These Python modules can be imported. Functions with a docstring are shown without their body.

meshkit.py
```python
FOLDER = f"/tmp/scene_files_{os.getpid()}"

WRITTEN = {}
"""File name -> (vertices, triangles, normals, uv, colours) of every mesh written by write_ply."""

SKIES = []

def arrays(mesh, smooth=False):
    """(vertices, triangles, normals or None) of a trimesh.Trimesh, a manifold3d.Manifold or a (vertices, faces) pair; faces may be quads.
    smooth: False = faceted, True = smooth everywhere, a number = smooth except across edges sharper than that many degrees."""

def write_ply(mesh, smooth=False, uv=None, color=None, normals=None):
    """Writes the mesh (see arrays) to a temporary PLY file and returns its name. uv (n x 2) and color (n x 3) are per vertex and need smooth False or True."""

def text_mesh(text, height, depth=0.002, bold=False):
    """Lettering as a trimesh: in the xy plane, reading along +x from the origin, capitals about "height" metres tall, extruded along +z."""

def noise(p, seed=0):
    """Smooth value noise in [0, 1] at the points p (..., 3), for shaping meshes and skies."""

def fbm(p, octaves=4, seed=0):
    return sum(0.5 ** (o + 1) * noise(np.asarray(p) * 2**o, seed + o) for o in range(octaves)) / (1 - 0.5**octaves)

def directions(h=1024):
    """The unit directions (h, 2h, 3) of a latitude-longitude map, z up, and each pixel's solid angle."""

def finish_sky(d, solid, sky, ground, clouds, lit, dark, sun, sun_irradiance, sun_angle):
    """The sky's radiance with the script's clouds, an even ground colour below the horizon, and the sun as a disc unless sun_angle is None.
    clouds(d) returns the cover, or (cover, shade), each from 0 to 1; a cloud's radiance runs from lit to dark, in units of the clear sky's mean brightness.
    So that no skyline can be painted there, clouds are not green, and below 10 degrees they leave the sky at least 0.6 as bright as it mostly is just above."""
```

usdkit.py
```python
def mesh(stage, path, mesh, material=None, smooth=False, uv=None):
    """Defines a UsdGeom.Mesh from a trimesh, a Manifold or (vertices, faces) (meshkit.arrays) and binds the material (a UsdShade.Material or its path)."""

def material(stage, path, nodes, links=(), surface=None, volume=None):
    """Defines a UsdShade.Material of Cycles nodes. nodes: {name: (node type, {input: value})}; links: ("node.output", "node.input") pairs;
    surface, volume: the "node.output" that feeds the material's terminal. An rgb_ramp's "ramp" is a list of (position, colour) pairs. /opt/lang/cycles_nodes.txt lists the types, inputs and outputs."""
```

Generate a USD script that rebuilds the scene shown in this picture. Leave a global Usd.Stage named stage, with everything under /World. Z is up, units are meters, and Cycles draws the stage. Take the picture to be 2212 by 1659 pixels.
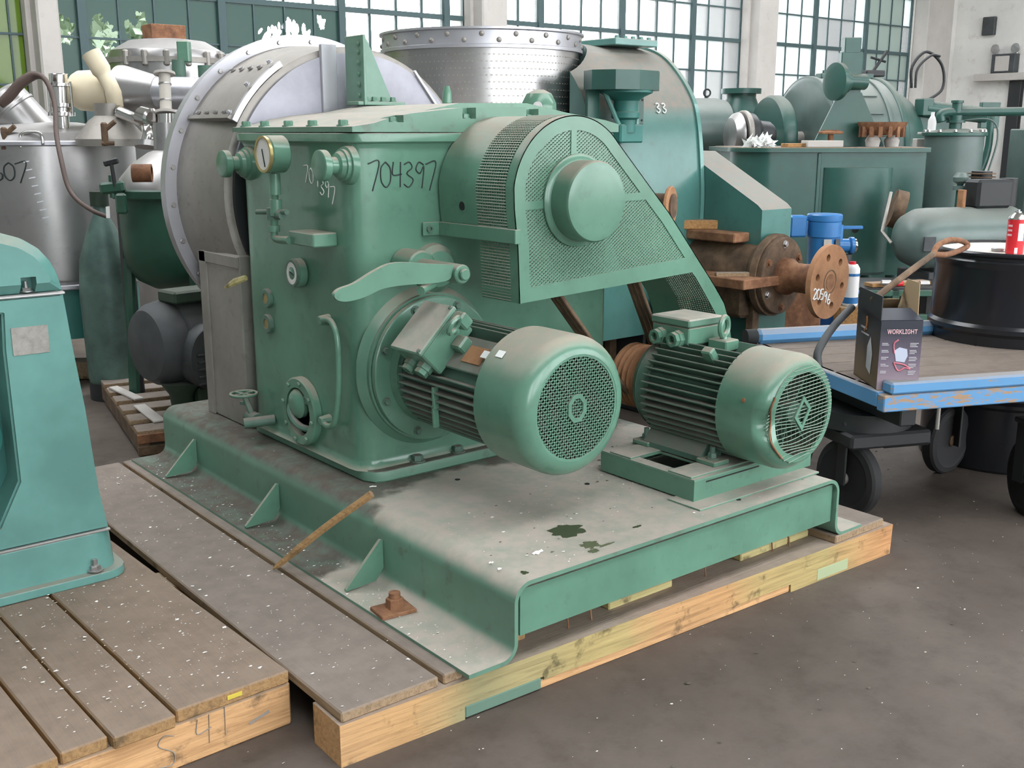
import math, random
import numpy as np, trimesh, usdkit, meshkit
from pxr import Usd, UsdGeom, UsdLux, UsdShade, Gf, Sdf
from shapely.geometry import Polygon, LineString, Point, box as sbox, MultiPolygon
from shapely import affinity
from shapely.ops import unary_union

stage = Usd.Stage.CreateInMemory()
UsdGeom.SetStageUpAxis(stage, 'Z'); UsdGeom.SetStageMetersPerUnit(stage, 1.0)
stage.SetDefaultPrim(UsdGeom.Xform.Define(stage, '/World').GetPrim())

# ------------------------------------------------------------------ camera, sky, light, exposure
EYE, PITCH, YAW = (-1.6367, -2.0154, 1.5), 0.2301, 0.6794
cam = UsdGeom.Camera.Define(stage, '/World/camera')
cam.CreateHorizontalApertureAttr(36.0); cam.CreateVerticalApertureAttr(27.0)
cam.CreateFocalLengthAttr(36.0 * 2319.0 / 2212.0)
cam.CreateClippingRangeAttr(Gf.Vec2f(0.05, 300)); cam.CreateFStopAttr(0.0)
cam.AddTranslateOp().Set(Gf.Vec3d(*EYE)); cam.AddRotateXYZOp().Set(Gf.Vec3f(90 - math.degrees(PITCH), 0, -math.degrees(YAW)))
cam.CreateExposureAttr(1.1)
dome = UsdLux.DomeLight.Define(stage, '/World/sky'); dome.CreateIntensityAttr(1.0); dome.CreateColorAttr(Gf.Vec3f(0.97, 1.0, 1.03))

# ------------------------------------------------------------------ helpers
USED = {}
def numbered(path):
    n = USED.get(path, 0); USED[path] = n + 1
    return path if n == 0 else '%s_%03d' % (path, n)
def data(p, **k):
    for a, b in k.items():
        if b: p.SetCustomDataByKey({'cat': 'category'}.get(a, a), b)
class T:                                                    # a thing: an Xform at its base, parts below it
    def __init__(s, name, label, cat, base=(0, 0, 0), group=None, kind=None):
        s.path = numbered('/World/' + name); s.base = np.array(base, float)
        x = UsdGeom.Xform.Define(stage, s.path); x.AddTranslateOp().Set(Gf.Vec3d(*map(float, base)))
        s.prim = x.GetPrim(); data(s.prim, label=label, cat=cat, group=group, kind=kind)
    def part(s, name, mesh, m, smooth=35, under=None, label=None, kind=None):
        v, f = mesh.vertices - s.base, mesh.faces
        path = numbered((under or s.path) + '/' + name)
        p = usdkit.mesh(stage, path, trimesh.Trimesh(v, f, process=False), M[m], smooth=smooth)
        data(p.GetPrim(), label=label, kind=kind)
        return path
def solo(name, mesh, m, label=None, cat=None, group=None, kind=None, smooth=35):
    base = np.array([*mesh.bounds.mean(0)[:2], mesh.bounds[0][2]])
    p = usdkit.mesh(stage, numbered('/World/' + name), trimesh.Trimesh(mesh.vertices - base, mesh.faces, process=False), M[m], smooth=smooth)
    p.AddTranslateOp().Set(Gf.Vec3d(*map(float, base)))
    data(p.GetPrim(), label=label, cat=cat, group=group, kind=kind)
    return p
cat = lambda *a: trimesh.util.concatenate([m for x in a for m in (x if isinstance(x, (list, tuple)) else [x])])
def box(x0, x1, y0, y1, z0, z1, b=0):
    if b <= 0:
        return trimesh.creation.box(bounds=[[min(x0, x1), min(y0, y1), min(z0, z1)], [max(x0, x1), max(y0, y1), max(z0, z1)]])
    c = np.array([(x0 + x1) / 2, (y0 + y1) / 2, (z0 + z1) / 2]); h = np.abs([x1 - x0, y1 - y0, z1 - z0]) / 2
    b = min(b, h.min() * .95); pts = []
    for s in np.ndindex(2, 2, 2):
        s = np.array(s) * 2 - 1
        for k in range(3):
            d = h - b; d[k] = h[k]; pts.append(c + s * d)
    return trimesh.convex.convex_hull(np.array(pts))
def frame(d):
    d = np.asarray(d, float); d = d / np.linalg.norm(d)
    a = np.cross([0, 0, 1.] if abs(d[2]) < .9 else [1., 0, 0], d); a /= np.linalg.norm(a)
    return a, np.cross(d, a), d
def obox(c, dirs, size, b=0):                               # an oriented box: centre, two directions, three sizes
    x = np.asarray(dirs[0], float); x /= np.linalg.norm(x); y = np.asarray(dirs[1], float); y = y - x * (x @ y); y /= np.linalg.norm(y)
    m = box(-size[0] / 2, size[0] / 2, -size[1] / 2, size[1] / 2, -size[2] / 2, size[2] / 2, b)
    m.vertices = np.asarray(c) + m.vertices @ np.array([x, y, np.cross(x, y)])
    return m
def lathe(prof, p, axis=(0, 0, 1), n=32, arc=None, phase=0):   # prof: (radius, distance along the axis)
    a, b, d = frame(axis); p = np.asarray(p, float); prof = list(prof)
    full = arc is None
    if full and prof[0][0] > 0 and prof[0] != prof[-1]: prof = [(0, prof[0][1])] + prof
    if full and prof[-1][0] > 0 and prof[0] != prof[-1]: prof = prof + [(0, prof[-1][1])]
    th = np.arange(n) * 2 * np.pi / n + phase if full else np.linspace(arc[0], arc[1], n)
    ring = np.cos(th)[:, None] * a + np.sin(th)[:, None] * b
    v = np.concatenate([p + r * ring + t * d for r, t in prof])
    f = []; cols = n if full else n - 1
    for i in range(len(prof) - 1):
        j = np.arange(cols); k = (j + 1) % n
        A, Bq, Cq, Dq = i * n + j, i * n + k, (i + 1) * n + k, (i + 1) * n + j
        f += [np.stack([A, Bq, Cq], 1), np.stack([A, Cq, Dq], 1)]
    m = trimesh.Trimesh(v, np.concatenate(f), process=False)
    m.merge_vertices(); m.update_faces(m.nondegenerate_faces()); m.remove_unreferenced_vertices()
    return m
def cyl(p0, p1, r0, r1=None, n=24, b=0):
    p0, p1 = np.asarray(p0, float), np.asarray(p1, float); L = np.linalg.norm(p1 - p0); r1 = r0 if r1 is None else r1
    prof = [(r0, 0), (r1, L)] if b <= 0 else [(r0 - b, 0), (r0, b), (r1, L - b), (r1 - b, L)]
    return lathe(prof, p0, p1 - p0, n)
def ringl(p, axis, ri, ro, h, n=32, b=.0):
    return lathe([(ri, 0), (ro - b, 0), (ro, b), (ro, h - b), (ro - b, h), (ri, h), (ri, 0)], p, axis, n)
def tube(pts, r, n=8, closed=False):
    p = np.asarray(pts, float); t = np.roll(p, -1, 0) - np.roll(p, 1, 0) if closed else np.gradient(p, axis=0)
    t /= np.linalg.norm(t, axis=1, keepdims=True) + 1e-12
    a, _, _ = frame(t[0]); R = np.broadcast_to(r, (len(p),)); rows = []
    th = np.arange(n) * 2 * np.pi / n
    for i in range(len(p)):
        a = a - t[i] * (a @ t[i]); a /= np.linalg.norm(a); bb = np.cross(t[i], a)
        rows.append(p[i] + R[i] * (np.cos(th)[:, None] * a + np.sin(th)[:, None] * bb))
    v = np.concatenate(rows); f = []; m = len(p)
    j = np.arange(n); k = (j + 1) % n
    for i in range(m if closed else m - 1):
        q = (i + 1) % m
        f += [np.stack([i * n + j, i * n + k, q * n + k], 1), np.stack([i * n + j, q * n + k, q * n + j], 1)]
    if not closed:
        v = np.concatenate([v, p[:1], p[-1:]]); c0, c1 = m * n, m * n + 1
        f += [np.stack([0 * j + c0, k, j], 1), np.stack([0 * j + c1, (m - 1) * n + j, (m - 1) * n + k], 1)]
    return trimesh.Trimesh(v, np.concatenate(f), process=False)
def curve(pts, n=8):                                        # Catmull-Rom through the points
    p = np.asarray(pts, float); q = np.vstack([2 * p[0] - p[1], p, 2 * p[-1] - p[-2]]); out = []
    for i in range(1, len(q) - 2):
        t = np.linspace(0, 1, n, endpoint=False)[:, None]
        a, b, c, d = q[i - 1:i + 3]
        out.append(.5 * (2 * b + (c - a) * t + (2 * a - 5 * b + 4 * c - d) * t ** 2 + (3 * b - a - 3 * c + d) * t ** 3))
    return np.vstack(out + [p[-1:]])
def place(m, axis, lo):                                     # lays an extrusion (u, v, w) down along an axis
    v = m.vertices
    if axis == 'y': m.vertices = np.stack([v[:, 0], lo + v[:, 2], v[:, 1]], 1); m.invert()
    elif axis == 'x': m.vertices = np.stack([lo + v[:, 2], v[:, 0], v[:, 1]], 1)
    else: m.vertices = v + [0, 0, lo]
    return m
def prism(poly, axis, lo, hi):
    if not hasattr(poly, 'geom_type'): poly = Polygon(poly)
    gs = [g for g in getattr(poly, 'geoms', [poly]) if g.geom_type == 'Polygon' and g.area > 1e-9]
    return cat([place(trimesh.creation.extrude_polygon(g, hi - lo, engine='earcut'), axis, lo) for g in gs])
def rrect(x0, x1, y0, y1, r, n=6): return sbox(x0 + r, y0 + r, x1 - r, y1 - r).buffer(r, quad_segs=n)
def loft(rings):                                            # closed rings of equally many points, capped
    n = len(rings[0]); v = np.concatenate(rings); f = []; j = np.arange(n); k = (j + 1) % n
    for i in range(len(rings) - 1):
        f += [np.stack([i * n + j, i * n + k, (i + 1) * n + k], 1), np.stack([i * n + j, (i + 1) * n + k, (i + 1) * n + j], 1)]
    v = np.vstack([v, rings[0].mean(0), rings[-1].mean(0)]); a = len(rings) * n
    f += [np.stack([0 * j + a, k, j], 1), np.stack([0 * j + a + 1, a - n + j, a - n + k], 1)]
    m = trimesh.Trimesh(v, np.concatenate(f), process=False)
    if m.volume < 0: m.invert()
    return m
def softprism(poly, axis, lo, hi, b):                       # a prism whose edges are chamfered by b at both ends
    g = Polygon(poly) if not hasattr(poly, 'geom_type') else poly
    def ring(q, w):
        L = np.array([q.exterior.interpolate(t, normalized=True).coords[0] for t in np.linspace(0, 1, N, endpoint=False)])
        s = np.argmin(((L - L0) ** 2).sum(1)); L = np.roll(L, -s, 0)
        return place(trimesh.Trimesh(np.c_[L, 0 * L[:, 0]], [[0, 1, 2]], process=False), axis, w).vertices
    N = 96; o = g; i = g.buffer(-b); L0 = np.array(o.exterior.coords[0])
    if o.exterior.is_ccw != i.exterior.is_ccw: i = Polygon(list(i.exterior.coords)[::-1])
    return loft([ring(i, lo), ring(o, lo + b), ring(o, hi - b), ring(i, hi)])
def bars(poly, pitch, ang, w, t, to3, zoff=0):              # thin parallel bars clipped to a polygon, laid in 3-D by to3(u, v, w)
    out = []; c = np.array(poly.centroid.coords[0]); d = np.array([math.cos(ang), math.sin(ang)]); n = np.array([-d[1], d[0]]); R = 2.5
    for k in range(-int(R / pitch), int(R / pitch) + 1):
        g = poly.intersection(LineString([c + n * k * pitch - d * R, c + n * k * pitch + d * R]))
        for s in getattr(g, 'geoms', [g]):
            if s.is_empty or s.geom_type != 'LineString' or s.length < .003: continue
            a, b = np.array(s.coords[0]), np.array(s.coords[-1])
            q = [a + n * w / 2, a - n * w / 2, b - n * w / 2, b + n * w / 2]
            v = [to3(*x, zoff - t / 2) for x in q] + [to3(*x, zoff + t / 2) for x in q]
            out.append((np.array(v), BOXF))
    m = trimesh.Trimesh(np.concatenate([o[0] for o in out]), np.concatenate([o[1] + 8 * i for i, o in enumerate(out)]), process=False)
    return m
BOXF = np.array([[0, 2, 1], [0, 3, 2], [4, 5, 6], [4, 6, 7], [0, 1, 5], [0, 5, 4], [1, 2, 6], [1, 6, 5], [2, 3, 7], [2, 7, 6], [3, 0, 4], [3, 4, 7]])
def hexbolt(p, d, r, h=None, washer=True):
    h = h or r * .8; d = np.asarray(d, float); d = d / np.linalg.norm(d); p = np.asarray(p, float)
    m = [lathe([(r, 0), (r, h * .8), (r * .85, h)], p, d, 6)]
    if washer: m.append(cyl(p, p + d * h * .2, r * 1.35, n=16))
    return cat(m)
def eyebolt(p, up, side, r, t):
    p, up, side = (np.asarray(x, float) for x in (p, up, side)); c = p + up * (r + t * 1.6)
    a = np.arange(20) * 2 * np.pi / 20
    return cat(tube(c + r * (np.cos(a)[:, None] * up + np.sin(a)[:, None] * side), t, 8, True), cyl(p, p + up * t * 1.6, t * 1.5, t * 1.1, 12))
GLYPH = {'0': [[(.3, 1), (.05, .75), (.05, .25), (.3, 0), (.55, .25), (.55, .75), (.3, 1)]], '1': [[(.3, 1), (.28, 0)]], '2': [[(.05, .8), (.3, 1), (.55, .75), (.05, 0), (.6, .05)]],
 '3': [[(.05, .9), (.35, 1), (.5, .78), (.2, .55), (.55, .3), (.3, 0), (.02, .12)]], '4': [[(.1, 1), (.05, .5), (.55, .52)], [(.5, 1), (.45, 0)]], '5': [[(.55, 1), (.12, 1), (.08, .6), (.5, .5), (.45, .08), (.05, .05)]],
 '6': [[(.45, 1), (.1, .4), (.2, 0), (.5, .1), (.5, .4), (.12, .38)]], '7': [[(0, .92), (.6, 1), (.2, -.15)]], '9': [[(.52, .9), (.25, 1), (.08, .72), (.3, .55), (.52, .85), (.5, .5), (.4, -.05)]], 'S': [[(.55, .9), (.25, 1), (.08, .75), (.5, .4), (.45, .05), (.02, .1)]], 'D': [[(.1, 1), (.1, 0), (.45, .15), (.55, .6), (.1, 1)]]}
def strokes(text, o, ux, uy, h, r, dx=.82, shift=None):     # handwriting as thin raised strokes
    o, ux, uy = (np.asarray(x, float) for x in (o, ux, uy)); out = []
    for i, ch in enumerate(text):
        for s in GLYPH.get(ch, []):
            q = curve([(x + i * dx, y + (shift[i] if shift else 0)) for x, y in s], 5) if len(s) > 2 else np.array([(x + i * dx, y) for x, y in s])
            out.append(tube(o + h * (q[:, :1] * ux + q[:, 1:] * uy), r, 5))
    return cat(out)
M = {}
def mat(name, nodes, links, surface): M[name] = usdkit.material(stage, '/World/Looks/' + name, nodes, links, surface=surface)
def paint(name, color, rough=.33, dust=.8, dustcol=(.33, .29, .24), metal=0, var=.18, scale=3., grime=.0, grimecol=(.06, .05, .04), spec=.5, lo=.35, hi=.85, bump=.0, bscale=60, stain=None):
    c = np.array(color)
    nodes = {'g': ('geometry', {}), 'n': ('noise_texture', {'scale': scale, 'detail': 5., 'roughness': .6}), 'n2': ('noise_texture', {'scale': scale * 7, 'detail': 4., 'roughness': .65}),
     'sx': ('separate_xyz', {}), 'up': ('map_range', {'range_type': 'smoothstep', 'from_min': lo, 'from_max': hi, 'clamp': True}), 'nm': ('map_range', {'from_min': .25, 'from_max': .6, 'to_min': .55, 'to_max': 1., 'clamp': True}),
     'd1': ('math', {'math_type': 'multiply'}), 'd2': ('math', {'math_type': 'multiply', 'value2': dust}),
     'ramp': ('rgb_ramp', {'ramp': [(.3, c * (1 - var)), (.7, np.minimum(c * (1 + var), 1))]}),
     'gr': ('map_range', {'range_type': 'smoothstep', 'from_min': .55, 'from_max': .72, 'to_max': grime, 'clamp': True}), 'mg': ('mix', {'color2': grimecol}), 'md': ('mix', {'color2': dustcol}),
     'rr': ('mix_float', {'a': rough, 'b': .9}), 'p': ('principled_bsdf', {'metallic': metal, 'specular_ior_level': spec})}
    links = [('g.position', 'n.vector'), ('g.position', 'n2.vector'), ('g.normal', 'sx.vector'), ('sx.z', 'up.value'), ('n2.fac', 'nm.value'), ('up.result', 'd1.value1'), ('nm.result', 'd1.value2'), ('d1.value', 'd2.value1'),
     ('n.fac', 'ramp.fac'), ('n2.fac', 'gr.value'), ('ramp.color', 'mg.color1'), ('gr.result', 'mg.fac'), ('mg.color', 'md.color1'), ('d2.value', 'md.fac'), ('md.color', 'p.base_color'), ('d2.value', 'rr.fac'), ('rr.result', 'p.roughness')]
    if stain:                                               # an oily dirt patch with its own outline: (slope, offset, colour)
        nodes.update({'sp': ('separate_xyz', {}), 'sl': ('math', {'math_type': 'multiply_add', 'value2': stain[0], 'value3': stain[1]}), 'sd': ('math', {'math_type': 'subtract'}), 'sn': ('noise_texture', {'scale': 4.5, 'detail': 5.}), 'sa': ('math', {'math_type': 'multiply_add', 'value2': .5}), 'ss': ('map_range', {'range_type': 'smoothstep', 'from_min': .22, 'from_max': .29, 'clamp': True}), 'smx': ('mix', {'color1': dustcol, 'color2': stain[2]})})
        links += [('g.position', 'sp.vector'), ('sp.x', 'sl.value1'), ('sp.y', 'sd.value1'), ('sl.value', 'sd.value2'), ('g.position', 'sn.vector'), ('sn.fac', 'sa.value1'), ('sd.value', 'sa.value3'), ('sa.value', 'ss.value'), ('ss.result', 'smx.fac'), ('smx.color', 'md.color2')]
    if metal:
        nodes['mm'] = ('mix_float', {'a': metal, 'b': 0.}); links += [('d2.value', 'mm.fac'), ('mm.result', 'p.metallic')]
    if bump:
        nodes['bn'] = ('noise_texture', {'scale': bscale, 'detail': 4.}); nodes['bu'] = ('bump', {'strength': bump, 'distance': .004})
        links += [('g.position', 'bn.vector'), ('bn.fac', 'bu.height'), ('bu.normal', 'p.normal')]
    mat(name, nodes, links, 'p.BSDF')
def plain(name, color, rough=.5, metal=0, **k): mat(name, {'p': ('principled_bsdf', dict(base_color=color, roughness=rough, metallic=metal, **k))}, [], 'p.BSDF')
def wood(name, color, dark, axis, xramp=None, green=None, dirt=(.22, .19, .16), dirtamt=.8, scale=1.):
    sc = {'x': (1.2, 30, 30), 'y': (30, 1.2, 30)}[axis]
    nodes = {'g': ('geometry', {}), 'm': ('mapping', {'scale': tuple(np.array(sc) * scale)}), 'n': ('noise_texture', {'scale': 3., 'detail': 6., 'roughness': .65, 'distortion': .6}), 'n2': ('noise_texture', {'scale': 5., 'detail': 5.}), 'n3': ('noise_texture', {'scale': 13., 'detail': 6., 'roughness': .6}),
     'ramp': ('rgb_ramp', {'ramp': [(.3, dark), (.55, color), (.8, np.array(color) * 1.15)]}), 'sx': ('separate_xyz', {}), 'up': ('map_range', {'range_type': 'smoothstep', 'from_min': .4, 'from_max': .9, 'to_max': dirtamt, 'clamp': True}),
     'sp': ('map_range', {'range_type': 'smoothstep', 'from_min': .56, 'from_max': .7, 'to_max': .75, 'clamp': True}), 'ms': ('mix', {'color2': (.09, .065, .04)}), 'md': ('mix', {}),
     'dr': ('rgb_ramp', {'ramp': [(.35, np.array(dirt) * .87), (.65, np.array(dirt) * 1.1)]}), 'p': ('principled_bsdf', {'roughness': .85, 'specular_ior_level': .25}), 'bu': ('bump', {'strength': .5, 'distance': .003})}
    links = [('g.position', 'm.vector'), ('m.vector', 'n.vector'), ('g.position', 'n2.vector'), ('g.position', 'n3.vector'), ('n.fac', 'ramp.fac'), ('g.normal', 'sx.vector'), ('sx.z', 'up.value'), ('n3.fac', 'sp.value'), ('ramp.color', 'ms.color1'), ('sp.result', 'ms.fac'), ('n3.fac', 'dr.fac'), ('dr.color', 'md.color2'), ('up.result', 'md.fac'), ('md.color', 'p.base_color'), ('n.fac', 'bu.height'), ('bu.normal', 'p.normal')]
    last = 'ms.color'
    if green is not None:
        nodes['gm'] = ('map_range', {'range_type': 'smoothstep', 'from_min': .42, 'from_max': .58, 'to_max': .85, 'clamp': True}); nodes['mgx'] = ('mix', {'color2': green}); nodes['n4'] = ('noise_texture', {'scale': 2.2, 'detail': 3.})
        links += [('g.position', 'n4.vector'), ('n4.fac', 'gm.value'), (last, 'mgx.color1'), ('gm.result', 'mgx.fac')]; last = 'mgx.color'
    if xramp:                                               # paint stains placed along the beam: [(x, colour)], mixed over the wood
        x0, x1 = xramp[0][0], xramp[-1][0]
        nodes.update({'px': ('separate_xyz', {}), 'pr': ('map_range', {'from_min': x0, 'from_max': x1, 'clamp': True}), 'pn': ('noise_texture', {'scale': 7., 'detail': 4.}), 'pa': ('math', {'math_type': 'multiply_add', 'value2': .09}), 'ps': ('math', {'math_type': 'subtract', 'value2': .045}),
          'pc': ('rgb_ramp', {'ramp': [((x - x0) / (x1 - x0), c) for x, c in xramp]}), 'pm': ('mix', {'mix_type': 'multiply', 'fac': .9})})
        links += [('g.position', 'px.vector'), ('px.x', 'pr.value'), ('g.position', 'pn.vector'), ('pn.fac', 'pa.value1'), ('pr.result', 'pa.value3'), ('pa.value', 'ps.value1'), ('ps.value', 'pc.fac'), (last, 'pm.color1'), ('pc.color', 'pm.color2')]; last = 'pm.color'
    mat(name, nodes, links + [(last, 'md.color1')], 'p.BSDF')
def rust(name, a, b, c, rough=.85, scale=9., dust=.3):
    mat(name, {'g': ('geometry', {}), 'n': ('noise_texture', {'scale': scale, 'detail': 6., 'roughness': .7}), 'r': ('rgb_ramp', {'ramp': [(.3, a), (.5, b), (.7, c)]}), 'p': ('principled_bsdf', {'roughness': rough}), 'bu': ('bump', {'strength': .35, 'distance': .003}), 'n2': ('noise_texture', {'scale': 90., 'detail': 3.})},
        [('g.position', 'n.vector'), ('n.fac', 'r.fac'), ('r.color', 'p.base_color'), ('g.position', 'n2.vector'), ('n2.fac', 'bu.height'), ('bu.normal', 'p.normal')], 'p.BSDF')

DUST = (.34, .29, .235)
paint('green_paint', (.108, .232, .165), .2, .9, DUST, grime=.25, grimecol=(.07, .12, .09))
paint('green_plate', (.12, .24, .175), .38, .97, (.44, .385, .335), grime=.5, grimecol=(.1, .1, .08), scale=2.2, lo=.2, hi=.8)
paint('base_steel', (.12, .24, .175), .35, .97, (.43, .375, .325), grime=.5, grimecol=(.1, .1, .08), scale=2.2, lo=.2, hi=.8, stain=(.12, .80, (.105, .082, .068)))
paint('green_dirty', (.085, .165, .125), .5, .95, (.22, .19, .165), grime=.4)
paint('teal_paint', (.112, .262, .235), .2, .75, DUST)
paint('steel', (.46, .45, .45), .33, .35, (.4, .37, .34), metal=.95, var=.12, grime=.3, grimecol=(.3, .28, .27), scale=2.)
paint('steel_bright', (.50, .50, .54), .40, .2, (.42, .40, .38), metal=.75, var=.1, scale=2.5)
paint('steel_dull', (.33, .31, .285), .5, .4, (.35, .32, .28), metal=.6, var=.2, grime=.4, grimecol=(.2, .18, .16))
plain('chrome', (.75, .74, .73), .16, 1.)
plain('black_hole', (.012, .014, .014), .8)
plain('marker_black', (.02, .03, .03), .6)
plain('chalk', (.8, .82, .8), .9)
plain('dial_white', (.72, .70, .68), .35)
plain('brass', (.45, .36, .16), .35, .7)
rust('rust', (.10, .045, .025), (.22, .10, .05), (.36, .19, .10))
rust('rust_dark', (.05, .035, .025), (.12, .075, .045), (.2, .13, .08))
rust('rust_orange', (.24, .11, .05), (.36, .18, .09), (.45, .25, .13), scale=5.)
wood('plank', (.36, .22, .10), (.20, .115, .055), 'y', dirt=(.235, .185, .15), dirtamt=.9)
wood('plank_grey', (.34, .24, .15), (.2, .14, .08), 'y', dirt=(.225, .19, .165), dirtamt=.95)
wood('timber', (.62, .37, .18), (.40, .22, .10), 'x', dirt=(.34, .28, .22), dirtamt=.85)
wood('timber_green', (.58, .37, .2), (.38, .24, .13), 'x', xramp=[(-.5, (.95, .9, .8)), (-.28, (.95, .9, .75)), (-.12, (.52, .78, .75)), (.06, (.62, .85, .75)), (.3, (.72, .92, .72)), (.46, (.75, .95, .75)), (.55, (.95, .88, .75)), (.85, (.9, .8, .65)), (1.0, (.78, .92, .72)), (1.35, (.7, .9, .7)), (1.55, (.85, .8, .65)), (1.76, (.95, .75, .6))], dirt=(.33, .275, .235), dirtamt=.85)
plain('stain_green', (.115, .20, .15), .8); plain('stain_pale', (.36, .42, .25), .8)
wood('lumber_yellow', (.52, .46, .22), (.4, .33, .14), 'x', dirtamt=.4)
wood('plank_end', (.40, .22, .09), (.22, .12, .05), 'y', dirtamt=.6)

# ------------------------------------------------------------------ the hall
mat('concrete', {'g': ('geometry', {}), 'n': ('noise_texture', {'scale': 1.1, 'detail': 6., 'roughness': .65}), 'n2': ('noise_texture', {'scale': 6., 'detail': 7., 'roughness': .7}), 'n3': ('noise_texture', {'scale': 70., 'detail': 3.}),
  'r': ('rgb_ramp', {'ramp': [(.3, (.082, .064, .054)), (.5, (.103, .083, .07)), (.7, (.135, .112, .096))]}), 'r2': ('rgb_ramp', {'ramp': [(.33, (.72, .7, .68)), (.5, (1, 1, 1)), (.66, (1.12, 1.11, 1.1))]}), 'mx': ('mix', {'mix_type': 'multiply', 'fac': .8}),
  'p': ('principled_bsdf', {'roughness': .72, 'specular_ior_level': .3}), 'bu': ('bump', {'strength': .3, 'distance': .003})},
  [('g.position', 'n.vector'), ('g.position', 'n2.vector'), ('g.position', 'n3.vector'), ('n.fac', 'r.fac'), ('n2.fac', 'r2.fac'), ('r.color', 'mx.color1'), ('r2.color', 'mx.color2'), ('mx.color', 'p.base_color'), ('n3.fac', 'bu.height'), ('bu.normal', 'p.normal')], 'p.BSDF')
paint('plaster', (.74, .73, .70), .9, .2, var=.12, scale=.8, grime=.25, grimecol=(.36, .32, .27))
paint('column_paint', (.50, .47, .44), .8, .2, var=.1, scale=1.5, grime=.2, grimecol=(.33, .3, .27))
plain('ceiling_white', (.55, .54, .52), .9)
plain('sash', (.06, .10, .105), .6)
plain('iron_black', (.018, .02, .022), .5)
plain('ground_light', (.45, .46, .42), .95)
def pane(name, tr, color, trc=(1, 1, 1)):                    # dusty glazing: part clear, part milky
    mat(name, {'t': ('transparent_bsdf', {'color': trc}), 'd': ('translucent_bsdf', {'color': color}), 'gl': ('glossy_bsdf', {'color': (1, 1, 1), 'roughness': .1}), 'f': ('fresnel', {'IOR': 1.4}),
      'm': ('mix_closure', {'fac': 1 - tr}), 'm2': ('mix_closure', {})}, [('t.BSDF', 'm.closure1'), ('d.BSDF', 'm.closure2'), ('m.closure', 'm2.closure1'), ('gl.BSDF', 'm2.closure2'), ('f.fac', 'm2.fac')], 'm2.closure')
pane('pane_clear', .8, (.8, .82, .82)); pane('pane_milky', .35, (.75, .8, .8)); pane('pane_grey', .1, (.34, .38, .36), (.85, .9, .87)); pane('pane_yellow', .02, (.25, .32, .10), (.6, .8, .4))
plain('pane_dark', (.02, .07, .055), .35)
YW, PW, PH = 10.0, .3925, .5
solo('floor', box(-6.2, 19.6, -10, 10.3, -.12, 0), 'concrete', kind='structure', smooth=False)
solo('ground', box(-60, 80, -60, 80, -.5, -.3), 'ground_light', 'pale ground outside the hall', 'ground', kind='structure', smooth=False)
solo('ceiling', prism(sbox(-6.2, -10, 19.6, 10.3).difference(unary_union([sbox(-4, -4.5, 16, -2.0), sbox(-4, 3.5, 16, 7.0)])), 'z', 6.6, 6.8), 'ceiling_white', kind='structure', smooth=False)  # two unseen roof openings added and sized for more overhead light
wb = cat(box(-6, 19.6, YW, YW + .3, 0, 1.0), box(-6, 19.6, YW, YW + .3, 5.0, 6.6), box(-6, -3.6, YW, YW + .3, 1, 5), box(17.98, 19.6, YW, YW + .3, 1, 5))
solo('wall_back', wb, 'plaster', kind='structure', smooth=False)
paint('wall_green', (.24, .26, .25), .8, .2)
solo('wall_left', box(-6.2, -6, -10, 10.3, 0, 6.6), 'wall_green', kind='structure', smooth=False)
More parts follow.
